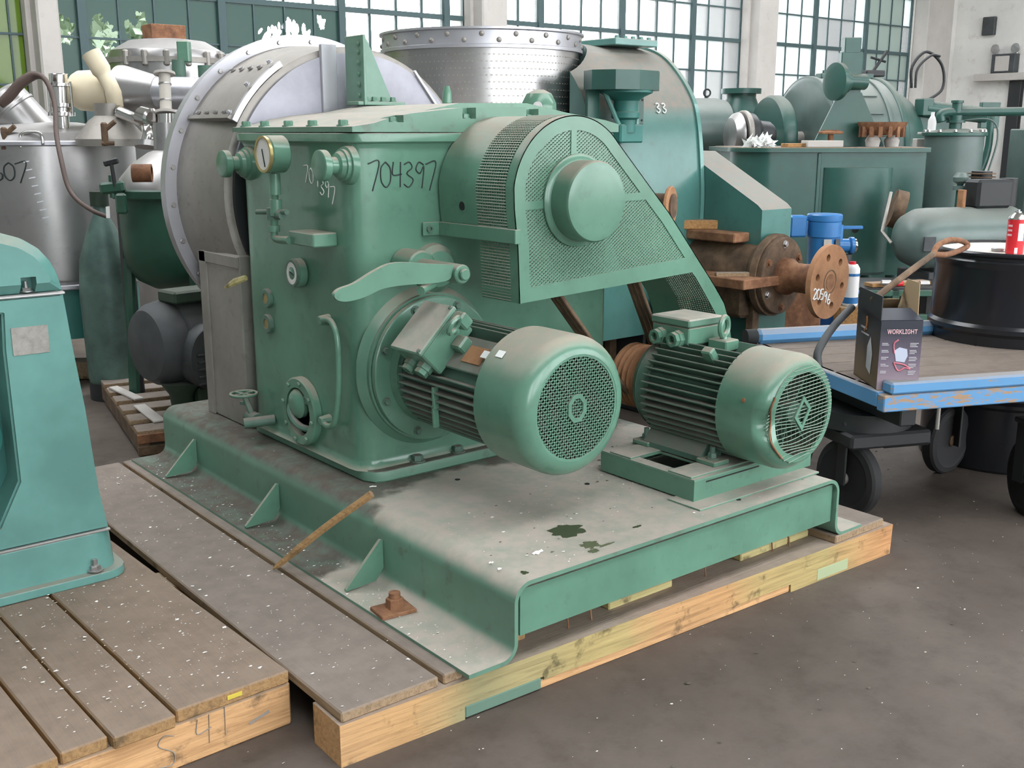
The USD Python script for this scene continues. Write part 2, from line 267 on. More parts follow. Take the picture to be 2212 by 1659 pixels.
wf = cat(box(-6, 19.6, -10.2, -10, 0, .8), box(-6, 19.6, -10.2, -10, 5.6, 6.6), box(-6, -5.2, -10.2, -10, .8, 5.6), [box(x - .25, x + .25, -10.2, -10, .8, 5.6) for x in (-1.5, 3, 9, 15, 19.3)])
solo('wall_front', wf, 'plaster', kind='structure', smooth=False)
# right wall with a low opening into a dark store
XR = 19.55
wr = Polygon([(-10, 0), (10.3, 0), (10.3, 6.6), (-10, 6.6)]).difference(sbox(-2, 0, 8.45, 2.27))
solo('wall_right', prism(wr, 'x', XR, XR + .3), 'plaster', kind='structure', smooth=False)
store = cat(box(XR + .3, XR + 4, -2.2, -2, 0, 3), box(XR + .3, XR + 4, 9, 9.2, 0, 3), box(XR + 4, XR + 4.2, -2.2, 9.2, 0, 3), box(XR + .3, XR + 4.2, -2.2, 9.2, 3, 3.1), box(XR + .3, XR + 4.2, -2.2, 9.2, -.1, 0))
paint('store_dark', (.05, .07, .06), .9, .2)
solo('wall_store', store, 'store_dark', kind='structure', smooth=False)
for x in (1.85, 7.53, 13.22):
    w = .22 if x < 2 else (.42 if x < 10 else .48)
    n = solo('trim_%d' % (1 + int(x / 5)), cat(box(x - w / 2, x + w / 2, YW - .32, YW + .3, 0, 6.6, .02), box(x - w / 2 - .05, x - w / 2 + .02, YW - .12, YW + .3, 0, 6.6), box(x + w / 2 - .02, x + w / 2 + .05, YW - .12, YW + .3, 0, 6.6)), 'column_paint', kind='structure', smooth=False)
solo('trim_4', box(18.0, 18.9, YW - .3, YW, 0, 6.6, .02), 'column_paint', kind='structure', smooth=False)
HOLES = []                                                    # broken places in the dark painted panes
def hole(cx, cz, w, h, seed, n=11):
    r = random.Random(seed)
    for k in range(9):                                        # leaf-shaped gaps, most of them running together
        a = r.uniform(.5, 2.2); L = r.uniform(.035, .075); x, z = cx + w * r.uniform(-.55, .55), cz + h * r.uniform(-.5, .5)
        HOLES.append(Polygon([(x + L * math.cos(t) * math.cos(a) - L * .42 * math.sin(t) * math.sin(a), z + L * math.cos(t) * math.sin(a) + L * .42 * math.sin(t) * math.cos(a)) for t in np.arange(8) * .785]))
for i, (p, w, h) in enumerate([((2.020, 10.000, 2.600), .13, .18), ((2.136, 10.000, 2.593), .08, .1), ((2.086, 10.000, 2.512), .1, .1), ((2.119, 10.000, 2.459), .09, .05), ((2.453, 10.000, 2.635), .06, .13), ((2.451, 10.000, 2.555), .08, .15), ((2.575, 10.000, 2.529), .13, .22), ((2.497, 10.000, 2.478), .14, .1), ((2.505, 10.000, 2.399), .08, .05), ((2.433, 10.000, 2.461), .05, .12),
      ((2.808, 10.000, 2.590), .1, .12), ((2.885, 10.000, 2.546), .12, .16), ((2.971, 10.000, 2.599), .12, .22), ((2.926, 10.000, 2.678), .06, .14), ((2.841, 10.000, 2.434), .19, .13), ((3.027, 10.000, 2.525), .1, .08), ((2.495, 10.000, 2.275), .2, .13), ((2.631, 10.000, 2.314), .1, .06),
      ((4.397, 10.000, 2.597), .12, .12), ((4.531, 10.000, 2.656), .1, .2), ((4.493, 10.000, 2.513), .1, .12), ((4.721, 10.000, 2.614), .16, .3), ((4.863, 10.000, 2.621), .18, .2), ((4.766, 10.000, 2.527), .2, .12), ((4.733, 10.000, 2.719), .08, .1), ((5.139, 10.000, 2.796), .05, .07)]):
    hole(p[0], p[2], w, h, i)
HOLES = unary_union(HOLES)
def window(num, x0, x1, mull, first, kindof):
    t = T('window_%d' % num, 'tall steel-framed factory window', 'window', ((x0 + x1) / 2, YW, 1), kind='structure')
    xs = [x0] + [first + i * PW for i in range(-20, 40) if x0 + .06 < first + i * PW < x1 - .06] + [x1]
    zs = [1.0, 1.48, 1.975, 2.475, 2.97, 3.47, 3.97, 4.47, 5.0]
    y = YW + .05
    f = [box(x0, x1, y - .03, y + .05, zs[0], zs[0] + .05), box(x0, x1, y - .03, y + .05, 4.95, 5), box(x0, x0 + .05, y - .03, y + .05, 1, 5), box(x1 - .05, x1, y - .03, y + .05, 1, 5)]
    t.part('window_frame', cat(f), 'sash', smooth=False)
    for m in mull: t.part('mullion', box(m - .045, m + .045, y - .05, y + .05, 1, 5), 'sash', smooth=False)
    for x in xs[1:-1]:
        if min([abs(x - m) for m in mull] + [9]) > .12: t.part('glazing_bar', box(x - .009, x + .009, y - .02, y + .03, 1, 5), 'sash', smooth=False)
    for i, z in enumerate(zs[1:-1]):
        w = .03 if i == 3 else .011
        t.part('transom', box(x0, x1, y - .022, y + .032, z - w, z + w), 'sash', smooth=False)
    for i in range(len(xs) - 1):
        for k in range(len(zs) - 1):
            a = sbox(xs[i] + .005, zs[k] + .005, xs[i + 1] - .005, zs[k + 1] - .005); m = kindof((xs[i] + xs[i + 1]) / 2, k)
            if m == 'pane_dark': a = a.difference(HOLES)
            t.part('pane', prism(a, 'y', y - .002, y + .002) if m == 'pane_dark' else box(xs[i], xs[i + 1], y - .002, y + .002, zs[k], zs[k + 1]), m, smooth=False)
rng = random.Random(4)
window(1, -3.6, 1.74, (-2.4, -.84, .72), 1.56 - .39 * 3, lambda x, k: 'pane_yellow')
window(2, 1.96, 7.32, (2.29, 3.85, 5.41, 6.98), 2.29, lambda x, k: ('pane_dark' if (k < 4 or x < 3.5) else 'pane_clear') if x < 5.41 else 'pane_clear')
window(3, 7.74, 12.98, (8.6, 10.2, 11.76), 8.6, lambda x, k: rng.choice(['pane_clear', 'pane_clear', 'pane_milky']))
window(4, 13.48, 17.98, (14.93, 16.47), 14.93, lambda x, k: 'pane_milky' if x < 15 else ('pane_grey' if x > 16.5 and rng.random() < .75 else rng.choice(['pane_milky', 'pane_clear'])))
# greenery outside
mat('leaf_pale', {'d': ('diffuse_bsdf', {'color': (.50, .60, .48)}), 't': ('translucent_bsdf', {'color': (.42, .5, .36)}), 'm': ('mix_closure', {'fac': .4})}, [('d.BSDF', 'm.closure1'), ('t.BSDF', 'm.closure2')], 'm.closure')
mat('leaf_dark', {'d': ('diffuse_bsdf', {'color': (.035, .07, .05)}), 't': ('translucent_bsdf', {'color': (.05, .09, .05)}), 'm': ('mix_closure', {'fac': .3})}, [('d.BSDF', 'm.closure1'), ('t.BSDF', 'm.closure2')], 'm.closure')
plain('bark', (.09, .07, .05), .9)
def foliage(c, s, n, leaf, seed):
    r = np.random.default_rng(seed); d = r.normal(size=(n, 3)); d /= np.linalg.norm(d, axis=1)[:, None]
    p = np.asarray(c) + d * np.asarray(s) * r.uniform(.55, 1, (n, 1)); a = r.normal(size=(n, 3)); a /= np.linalg.norm(a, axis=1)[:, None]
    b = np.cross(a, r.normal(size=(n, 3))); b /= np.linalg.norm(b, axis=1)[:, None]
    L = leaf * r.uniform(.7, 1.3, (n, 1)); v = np.stack([p - a * L, p + b * L * .45, p + a * L, p - b * L * .45], 1).reshape(-1, 3)
    i = np.arange(n)[:, None] * 4
    return trimesh.Trimesh(v, np.concatenate([i + [0, 1, 2], i + [0, 2, 3]]), process=False)
t = T('shrub', 'pale green sunlit bush outside, seen through the broken panes', 'bush', (3.0, 13.5, -.3)); t.part('foliage', foliage((3.0, 13.5, 2.0), (2.6, 1.0, 2.3), 5000, .16, 5), 'leaf_pale', smooth=False); t.part('stem', cat([tube(curve([(3.0 + d, 13.5, -.3), (3 + d * 2, 13.5, .8), (3 + d * 4, 13.5, 1.6)]), .04, 6) for d in (-.3, 0, .3)]), 'bark')
t = T('tree', 'dark leafy tree outside the upper panes left of the dark mullion', 'tree', (5.6, 15, -.3)); t.part('crown', foliage((5.6, 15, 5.0), (2.4, 1.4, 1.6), 1700, .22, 6), 'leaf_dark', smooth=False); t.part('trunk', tube(curve([(5.6, 15, -.3), (5.65, 15, 2), (5.6, 15, 4.6)]), [.2] * 17, 10), 'bark')

# ------------------------------------------------------------------ pallet under the machine
def plank(x0, x1, y0, y1, z0, z1, seed, rot=0., about=(0, 0)):
    r = random.Random(seed); m = box(x0, x1, y0 + r.uniform(-.004, .004), y1, z0, z1 + r.uniform(-.002, .002), .004)
    if rot: m.apply_transform(trimesh.transformations.rotation_matrix(rot, [0, 0, 1], [*about, 0]))
    return m
P = T('timber_skid', 'timber skid of green-stained beams and planks carrying the gear-driven centrifuge', 'pallet', (.6, 1.2, 0))
RB = -.030                                                    # the front beam lies slightly askew
def rotz(m, a, c): m.apply_transform(trimesh.transformations.rotation_matrix(a, [0, 0, 1], [*c, 0])); return m
C0 = (-.5, .05)
beam = Polygon([(-.5, 0), (-.135, 0), (-.135, .038), (.13, .038), (.13, .028), (1.19, .028), (1.192, .0), (1.755, 0), (1.76, .112), (-.5, .112)])
P.part('beam', rotz(prism(beam, 'y', .05, .19), RB, C0), 'timber_green', smooth=False)
P.part('paint_patch', rotz(box(1.33, 1.50, .0485, .052, .006, .045, .001), RB, C0), 'stain_pale', smooth=False, label='pale green painted patch on the front beam')
P.part('runner', rotz(box(.0, 1.19, .055, .17, .0, .027, .003), RB, C0), 'timber', smooth=False)
P.part('block', rotz(box(-.135, .12, .048, .15, .004, .038, .003), RB, C0), 'stain_green', smooth=False)
for y in (1.1, 2.1): P.part('beam', box(-.5, 1.74, y, y + .14, 0, .11, .004), 'timber', smooth=False)
edges = [(-.49, -.205, .055), (-.19, -.13, .058), (-.12, .14, .12), (.15, .44, .17), (.45, .725, .11), (.735, 1.04, .16), (1.05, 1.30, .10), (1.31, 1.42, .105), (1.43, 1.72, -.0)]
for i, (a, b, y) in enumerate(edges):
    P.part('plank', plank(a, b, y, 2.42, .111, .139, i, -.004, (a, .05)), 'plank_grey' if i < 2 or i == 8 else 'lumber_yellow' if i in (4, 6, 7) else 'plank', smooth=False)
for x, y in ((.27, .1), (.36, .1), (.86, .1), (1.2, .1), (1.28, .09)): P.part('nail', cyl((x, y, .19), (x + .006, y - .006, .113), .0025, n=6), 'rust')

# ------------------------------------------------------------------ skid base of the machine
ZF, ZT, XW, TH = .149, .354, 1.433, .012
S = T('machine_base', 'long green steel base plate with bent-down flanged sides on the timber skid', 'machine base', (.7, 1.2, .137))
def side_profile(sgn, x):                                     # z-shaped bent side: top plate, web, flange
    R, n = .055, 8; q = []
    arc = lambda cx, cz, r, a0, a1: [(cx + r * math.cos(a), cz + r * math.sin(a)) for a in np.linspace(a0, a1, n)]
    o = arc(R, ZT - R, R, math.pi / 2, math.pi) + arc(-.04, ZF + .04, .04, 0, -math.pi / 2) + [(-.15, ZF)]
    i = [(-.15, ZF - TH)] + arc(-.04, ZF + .04, .04 + TH, -math.pi / 2, 0) + arc(R, ZT - R, R - TH, math.pi, math.pi / 2)
    return o, i
o, i = side_profile(1, 0)
mir = lambda L: [(XW - x, z) for x, z in L][::-1]
section = Polygon(o[::-1] + mir(o)[::-1] if False else o + i + mir(i) + mir(o))
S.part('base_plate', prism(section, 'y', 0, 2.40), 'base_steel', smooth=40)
S.part('front_skirt', box(.03, XW - .022, .014, .026, .197, ZT - .025), 'green_paint', smooth=False)
S.part('rear_skirt', box(.02, XW - .02, 2.36, 2.372, .16, ZT - .013), 'green_paint', smooth=False)
for y in (2.05, 1.325, .638):
    g = Polygon([(-.002, .285), (-.002, .195), (-.03, .16), (-.135, .152), (-.135, .158), (-.01, .288)])
    S.part('gusset', prism(g, 'y', y, y + .012), 'green_paint', smooth=False)
for y in (.6, 1.3, 2.0): S.part('gusset', prism(Polygon([(XW + .002, .285), (XW + .135, .158), (XW + .135, .152), (XW + .03, .16), (XW + .002, .195)]), 'y', y, y + .012), 'green_paint', smooth=False)
bx, by = -.095, .44
a = S.part('washer_plate', rotz(box(bx - .055, bx + .055, by - .042, by + .042, ZF, ZF + .012, .002), -.12, (bx, by)), 'rust', label='rusty square washer plate')
S.part('anchor_bolt', cat(lathe([(.026, 0), (.026, .028), (.022, .031)], (bx + .005, by, ZF + .012), n=6), cyl((bx + .005, by, ZF + .04), (bx + .005, by, ZF + .058), .017)), 'rust', label='rusty anchor bolt and nut')
for x, y in ((.71, .49), (.40, .8), (1.40, .09), (.98, .07), (1.2, .6)): S.part('tapped_hole', cyl((x, y, ZT - .002), (x, y, ZT + .0015), .009, n=12), 'black_hole')
S.part('bearing_strip', box(.80, XW - .02, .072, .21, ZT, ZT + .006, .001), 'green_plate', smooth=False)
def blot(cx, cy, rx, ry, seed, z, n=26, h=.0012):
    r = random.Random(seed); pts = []
    for k in range(n):
        a = 2 * math.pi * k / n; q = r.uniform(.62, 1.1); pts.append((cx + rx * q * math.cos(a), cy + ry * q * math.sin(a)))
    return prism(Polygon(pts).buffer(0), 'z', z, z + h)
plain('oil', (.05, .065, .03), .35); plain('oil_thin', (.10, .115, .06), .45)
for k, (p, rx, ry, m) in enumerate([((0.370, 0.210, 0.354), .062, .05, 'oil'), ((0.346, 0.084, 0.354), .034, .028, 'oil_thin'), ((0.382, 0.055, 0.354), .03, .006, 'oil_thin'), ((0.323, 0.044, 0.354), .02, .013, 'oil_thin'), ((0.073, 0.049, 0.354), .012, .012, 'oil'), ((0.553, 0.102, 0.354), .02, .006, 'oil')]):
    S.part('oil_stain', blot(p[0], p[1], rx, ry, k, ZT), m, smooth=False, label='dark oil stain on the dusty plate' if m == 'oil' else 'thin greenish oil stain')

# ------------------------------------------------------------------ gearbox
GX0, GX1, GY0, GY1 = .138, 1.262, .97, 1.80
G = T('gearbox', 'large green gearbox housing numbered 704397, with gauges and handle on its left side', 'gearbox', (.7, 1.38, ZT))
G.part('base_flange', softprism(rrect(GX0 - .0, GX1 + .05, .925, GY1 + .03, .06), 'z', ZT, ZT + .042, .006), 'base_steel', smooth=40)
hs = [rrect(GX0, GX1, GY0, GY1, .05)]
h3 = cat(softprism(hs[0], 'z', ZT + .03, 1.47, .003))
ring = lambda g, z: np.array([[*g.exterior.interpolate(q, normalized=True).coords[0], z] for q in np.linspace(0, 1, 96, endpoint=False)])
G.part('housing', loft([ring(hs[0].buffer(.02), ZT + .038), ring(hs[0].buffer(.006), ZT + .05), ring(hs[0], ZT + .075), ring(hs[0], 1.45), ring(hs[0].buffer(.012), 1.472)]), 'green_paint', smooth=50)
rim = rrect(GX0 - .018, GX1 + .018, GY0 - .022, GY1 + .02, .06)
G.part('rim', softprism(rim, 'z', 1.468, 1.499, .004), 'green_paint', smooth=40)
prof = [(GX0 - .015, 1.5015), (GX0 - .015, 1.518), (.20, 1.528), (.27, 1.547), (.345, 1.560), (.54, 1.580), (.82, 1.586), (1.02, 1.568), (1.2, 1.545), (GX1 + .01, 1.53), (GX1 + .01, 1.5015)]
lid = prism(Polygon(prof), 'y', GY0 - .02, GY1 + .01)
crown = prism(Polygon([(.30, 1.53), (.42, 1.565), (.6, 1.598), (.9, 1.602), (1.1, 1.57), (1.2, 1.53)]), 'y', 1.04, GY1 - .06)
import manifold3d as mf
def boolsub(m, subs): return trimesh.boolean.difference([m] + subs, engine='manifold')
G.part('lid', cat(boolsub(lid, [box(x - .028, x + .028, .9, 1.0, z, 1.7) for x, z in ((.285, 1.532), (.575, 1.545), (.85, 1.545))]), crown), 'green_plate', smooth=25)
for x, z in ((.285, 1.532), (.575, 1.545), (.85, 1.545)): G.part('lid_bolt', hexbolt((x, .972, z), (0, 0, 1), .013, .016), 'green_paint')
for y in (1.05, 1.25, 1.42, 1.6, 1.75): G.part('lid_bolt', hexbolt((GX0 + .012, y, 1.52), (0, 0, 1), .016, .02), 'green_paint')
for x, y in ((.339, .95), (.513, .955)): G.part('foot_bolt', hexbolt((x, y, ZT + .042), (0, 0, 1), .021, .022), 'green_dirty')
# numbers
G.part('marker_number', strokes('704397', (.188, GY0 - .001, 1.33), (.86, 0, -.02), (0, 0, 1), .08, .0022, .64), 'marker_black', label='handwritten number 704397 in black marker', smooth=True)
G.part('chalk_number', strokes('704397', (GX0 - .001, 1.30, 1.345), (0, -1, -.22), (0, 0, 1), .05, .0018, .7, [0, 0, .2, -.4, -.3, -.5]), 'chalk', label='faint chalk number on the left side', smooth=True)
# knobs on the left side
for y, z, nm in ((1.0, 1.40, 0), (1.709, 1.39, 1)):
    G.part('cock', cat(lathe([(.062, 0), (.058, .022), (.05, .024), (.05, .036), (.044, .038), (.038, .05), (.026, .055), (.026, .082), (.044, .086), (.048, .09), (.048, .112), (.042, .116)], (GX0 + .004, y, z), (-1, 0, 0), 28)), 'green_paint')
# pressure gauge on its pipe
px_ = .045
gp = lambda y, z: (px_, y, z)
q = [(0.045, 1.333, 1.366), (0.045, 1.346, 1.243), (0.045, 1.357, 1.172), (0.045, 1.343, 1.148), (0.045, 1.249, 1.150)]
a = G.part('gauge_pipe', cat(tube(curve(q, 6), .013, 12), cyl(q[0], np.add(q[0], (0, 0, -.07)), .019), cyl(np.add(q[0], (0, 0, -.085)), np.add(q[0], (0, 0, -.14)), .020), ringl(np.add(q[2], (0, 0, .0)), (0, 0, 1), .001, .02, .02, 16)), 'green_paint')
gc = (0.045, 1.322, 1.430)
a = G.part('pressure_gauge', cat(lathe([(.058, 0), (.061, .004), (.061, .06), (.055, .066), (.02, .07)], (gc[0] + .03, gc[1], gc[2]), (-1, 0, 0), 40)), 'green_paint')
G.part('gauge_dial', cyl((gc[0] - .0401, gc[1], gc[2]), (gc[0] - .042, gc[1], gc[2]), .053, n=40), 'dial_white', under=a)
G.part('bezel', ringl((gc[0] - .036, gc[1], gc[2]), (-1, 0, 0), .052, .06, .01, 40), 'brass', under=a)
G.part('needle', obox((gc[0] - .043, gc[1], gc[2] - .012), ((0, .3, 1), (1, 0, 0)), (.06, .001, .006)), 'marker_black', under=a, smooth=False)
vc = (0.045, 1.358, 1.231)
G.part('gauge_cock', cat(cyl(np.add(vc, (0, .12, 0)), np.add(vc, (0, -.1, .012)), .009, n=10), ringl(np.add(vc, (0, 0, -.02)), (0, 0, 1), .001, .022, .04, 14), cyl(np.add(vc, (0, -.03, 0)), np.add(vc, (0, -.07, 0)), .016, n=12)), 'green_dirty')
p0, p1 = (0.060, 1.288, 1.145), (0.060, 1.070, 1.173)
G.part('manifold_block', obox((np.add(p0, p1) / 2 + [.035, 0, 0]), ((0, 1, 0), (1, 0, 0)), (.17, .09, .045), .004), 'green_paint')
# thermometer and sight glasses
tc = (0.100, 1.343, 1.026)
a = G.part('thermometer', lathe([(.042, 0), (.05, .004), (.05, .03), (.044, .034), (.02, .04)], (GX0 - .002, tc[1], tc[2]), (-1, 0, 0), 32), 'green_paint')
G.part('thermometer_dial', cyl((GX0 - .038, tc[1], tc[2]), (GX0 - .0415, tc[1], tc[2]), .04, n=32), 'dial_white', under=a); G.part('bezel', ringl((GX0 - .034, tc[1], tc[2]), (-1, 0, 0), .039, .047, .01, 32), 'green_dirty', under=a)
G.part('needle', obox((GX0 - .0425, tc[1], tc[2]), ((0, 1, .3), (1, 0, 0)), (.03, .001, .004)), 'marker_black', under=a, smooth=False)
for c in ((0.120, 1.613, 0.904), (0.120, 1.617, 0.808)):
    a = G.part('sight_glass', ringl((GX0 + .002, c[1], c[2]), (-1, 0, 0), .02, .036, .018, 24, .003), 'green_dirty'); G.part('glass_plug', cyl((GX0, c[1], c[2]), (GX0 - .013, c[1], c[2]), .021), 'brass', under=a)
# bail handle
ha, hb = (0.138, 1.165, 0.884), (0.138, 1.186, 0.529)
hx = GX0 - .03
G.part('handle', tube(curve([(GX0, ha[1], ha[2]), (hx, ha[1], ha[2]), (hx, ha[1] - .06, ha[2] + .005), (hx, ha[1] - .098, ha[2] - .05), (hx, ha[1] - .10, ha[2] - .18), (hx, hb[1] - .10, hb[2] + .06), (hx, hb[1] - .075, hb[2] + .005), (hx, hb[1] - .03, hb[2] - .012), (hx, hb[1], hb[2]), (GX0, hb[1], hb[2])], 6), .0105, 10), 'green_paint', smooth=True)
for h in (ha, hb): G.part('handle_lug', cyl((GX0, h[1], h[2]), (hx - .012, h[1], h[2]), .02, .016, 16, .003), 'green_paint')
# inspection port
pc = (0.120, 1.367, 0.525)
a = G.part('port_ring', cat(ringl((GX0 + .004, pc[1], pc[2]), (-1, 0, 0), .088, .125, .035, 48, .006)), 'green_paint')
G.part('port_recess', lathe([(.0, .002), (.088, .002)], (GX0 - .002, pc[1], pc[2]), (-1, 0, 0), 32), 'green_dirty', under=a)
G.part('port_plug', lathe([(.055, 0), (.055, .02), (.04, .035), (.018, .04)], (GX0 - .002, pc[1] + .02, pc[2] + .025), (-1, 0, 0), 24), 'green_paint', under=a)
G.part('port_bracket', cat(tube(curve([(GX0 - .01, pc[1] + .06, pc[2] + .05), (GX0 - .035, pc[1] + .05, pc[2] - .01), (GX0 - .03, pc[1], pc[2] - .05), (GX0 - .01, pc[1] - .05, pc[2] - .06)], 6), .013, 8), box(GX0 - .02, GX0, pc[1] - .07, pc[1] - .02, pc[2] + .03, pc[2] + .06, .004)), 'green_dirty', under=a)
for k in range(8):
    an = k * math.pi / 4 + .2; G.part('port_bolt', hexbolt((GX0 - .032, pc[1] + .107 * math.cos(an), pc[2] + .107 * math.sin(an)), (-1, 0, 0), .008, .008, False), 'green_paint', under=a)
# drain valve
vb, vw = (0.080, 1.676, 0.438), (0.080, 1.761, 0.522)
G.part('drain_valve', cat(cyl((GX0, vb[1] - .06, vb[2]), (.03, vb[1] - .02, vb[2] - .005), .02, n=14), cyl((.085, vb[1] - .02, vb[2]), (.085, vb[1] + .05, vb[2]), .026, n=14, b=.004), cyl((.08, vb[1], vb[2]), (.08, vw[1] - .01, vw[2]), .012, n=10), ringl((.08, vw[1] - .01, vw[2] - .04), (0, 0, 1), .001, .017, .012, 12)), 'green_dirty')
G.part('valve_wheel', cat(tube(np.array([.08, vw[1] - .01, vw[2]]) + .05 * np.stack([np.cos(np.linspace(0, 6.28, 20, endpoint=False)), np.sin(np.linspace(0, 6.28, 20, endpoint=False)), 0 * np.arange(20)], 1), .006, 6, True), [tube([(.08 - .05 * math.cos(b), vw[1] - .01 - .05 * math.sin(b), vw[2]), (.08 + .05 * math.cos(b), vw[1] - .01 + .05 * math.sin(b), vw[2])], .005, 6) for b in (0.3, 1.87)]), 'green_paint', smooth=True)
# pad and brake lever on the front face
pd = (0.450, 0.970, 1.043)
G.part('pad', cat(lathe([(.085, 0), (.08, .03), (.06, .05), (.02, .056)], (.43, GY0 + .005, 1.055), (0, -1, 0), 36), cyl((.43, GY0, 1.07), (.43, .93, 1.07), .035, n=20, b=.004)), 'green_paint')
G.part('pivot_shaft', cat(cyl((.315, .93, 1.075), (.315, .64, 1.075), .030, n=24, b=.004), cyl((.315, .64, 1.075), (.315, .625, 1.075), .018, n=20, b=.003), cyl((.315, .97, 1.075), (.315, .86, 1.075), .055, n=24, b=.006)), 'green_paint')
lv = [(.29, 1.105), (.285, 1.085), (.27, 1.06), (.2, 1.055), (.13, 1.058), (.04, 1.055), (-.03, 1.035), (-.085, 1.028), (-.118, 1.035), (-.128, 1.05), (-.11, 1.066), (-.06, 1.078), (.0, 1.105), (.06, 1.125), (.12, 1.125), (.2, 1.115)]
G.part('lever', prism(Polygon(curve(lv + lv[:1], 4)).buffer(0), 'y', .655, .672), 'green_paint', smooth=30, label='flat pale green lever handle')
G.part('lever_pin', cyl((.24, .70, 1.045), (.17, .66, 1.035), .014, n=12), 'green_paint')
# motor adapter ring
MX, MZ = .395, .725
G.part('motor_adapter', cat(lathe([(.275, 0), (.275, .004), (.262, .02), (.252, .03), (.252, .045), (.235, .045)], (MX, GY0 + .004, MZ), (0, -1, 0), 64)), 'green_paint')

# ------------------------------------------------------------------ main motor
def finned_body(c, r0, r1, y0, y1, n, gap=None):
    m = [cyl((c[0], y1, c[1]), (c[0], y0, c[1]), r0, n=48)]
    for k in range(n):
        a = 2 * math.pi * (k + .5) / n
        if gap and gap(a): continue
        d = np.array([math.cos(a), 0, math.sin(a)])
        m.append(obox(np.array([c[0], (y0 + y1) / 2, c[1]]) + d * (r0 + r1) / 2, (d, (0, 1, 0)), (r1 - r0 + .012, y1 - y0, .006), .0015))
    return m
def fan_cover(c, r, y0, y1, face, t=.004):                    # a deep-drawn cover, open at the face
    rr = .055
    arc = [(r - rr + rr * math.sin(a), y0 + rr - rr * math.cos(a)) for a in np.linspace(.06, math.pi / 2, 9)]
    o = [(face, y0 + .001)] + arc + [(r, y1)]
    i = [(r - t, y1)] + [(p - t, q + t * .6) for p, q in arc[::-1]] + [(face, y0 + .005)]
    return lathe([(p, q) for p, q in o + i + o[:1]], (c[0], 0, c[1]), (0, 1, 0), 72)
MM = T('electric_motor', 'larger green electric motor flange-mounted on the gearbox, round holes in its fan grille', 'motor', (MX, .55, ZT + .15))
MM.part('mounting_flange', cat(lathe([(.245, 0), (.245, .018), (.238, .022), (.19, .022), (.18, .05)], (MX, .924, MZ), (0, -1, 0), 64)), 'green_paint')
for k in range(8):
    an = math.pi / 8 + k * math.pi / 4; MM.part('flange_bolt', hexbolt((MX + .222 * math.cos(an), .902, MZ + .222 * math.sin(an)), (0, -1, 0), .012, .012), 'green_dirty')
MM.part('body', cat(cyl((MX, .9, MZ), (MX, .86, MZ), .172, n=48), finned_body((MX, MZ), .152, .182, .40, .86, 44, lambda a: 1.9 < a < 2.85)), 'green_dirty', smooth=30)
MM.part('fan_cover', fan_cover((MX, MZ), .21, .20, .42, .162), 'green_paint', smooth=40)
to3 = lambda u, v, w: (u, w, v)
disc = Point(MX, MZ).buffer(.163, quad_segs=24)
cd = disc.buffer(-.012); hexg = Polygon([(MX + .038 * math.cos(b), MZ + .045 * math.sin(b)) for b in np.arange(8) * math.pi / 4 + .39])
g = MM.part('fan_grille', cat(prism(disc.difference(cd), 'y', .201, .206), bars(cd, .0122, .75, .0042, .003, to3, .2035), bars(cd, .0122, .75 + math.pi / 2, .0042, .003, to3, .2035), prism(hexg.difference(hexg.buffer(-.013)), 'y', .199, .206)), 'green_paint', smooth=False)
MM.part('fan', cat([obox((MX + .08 * math.cos(b), .26, MZ + .08 * math.sin(b)), ((math.cos(b), 0, math.sin(b)), (0, 1, 0)), (.13, .06, .004)) for b in np.arange(7) * 2 * math.pi / 7], cyl((MX, .23, MZ), (MX, .3, MZ), .035)), 'green_dirty', smooth=False)
MM.part('back_shield', cyl((MX, .395, MZ), (MX, .40, MZ), .2, n=40), 'black_hole')
# terminal box, lid facing up and to the left
n1 = np.array([-.7071, 0, .7071]); e1 = np.array([-.7071, 0, -.7071]); ey = np.array([0, 1., 0])
bc = np.array([MX, .71, MZ]) + n1 * .205
a = MM.part('terminal_box', obox(bc, (e1, ey), (.18, .155, .10), .005), 'green_paint')
MM.part('terminal_lid', obox(bc + n1 * .057, (e1, ey), (.19, .165, .016), .004), 'green_plate', under=a)
for k in (-1, 1):
    gl = bc + e1 * .09 + ey * (.035 * k - .005) + n1 * -.01; MM.part('cable_gland', cat(lathe([(.026, 0), (.026, .018), (.022, .02), (.022, .035), (.013, .036), (.013, .02)], gl, e1, 6), ), 'green_paint', under=a)
for su, sv in ((-1, -1), (1, -1)): MM.part('lid_screw', hexbolt(bc + n1 * .065 + e1 * .085 * su + ey * .073 * sv, n1, .007, .006, False), 'green_dirty', under=a)
MM.part('box_boss', cat(obox(bc + n1 * .02 - e1 * .075 - ey * .095, (e1, ey), (.04, .05, .05), .006), obox(bc - n1 * .03 - e1 * .02 - ey * .1, (e1, ey), (.05, .05, .04), .006)), 'green_paint')
MM.part('lifting_eye', eyebolt(bc + n1 * .03 - e1 * .03 - ey * .115, n1 * .8 - ey * .6, e1, .026, .009), 'green_paint')
MM.part('nameplate', obox((MX - .118, .53, MZ + .118), (e1, ey), (.06, .09, .004)), 'rust_orange', smooth=False, label='rust-brown nameplate')
MM.part('plate_pad', obox((MX - .112, .58, MZ + .112), (e1, ey), (.12, .26, .012), .003), 'green_dirty', smooth=False)
for yy in (.50, .56):
    MM.part('clamp_strap', obox((MX - .178, .66 if yy > .52 else .66, MZ - .03 - (yy - .5)), ((0, .08, 1), (0, 1, 0)), (.07, .012, .02), .002), 'green_paint', smooth=False)
for p, rx, ry in (((MX - .148, .37, MZ + .152), .02, .012), ((MX - .125, .47, MZ + .125 + .006), .022, .014)):
    MM.part('paint_scrape', obox(p, ((-.7071, 0, -.7071), (0, 1, 0)), (rx * 1.2, rx * 1.6, .002), .0008), 'chalk', smooth=False)

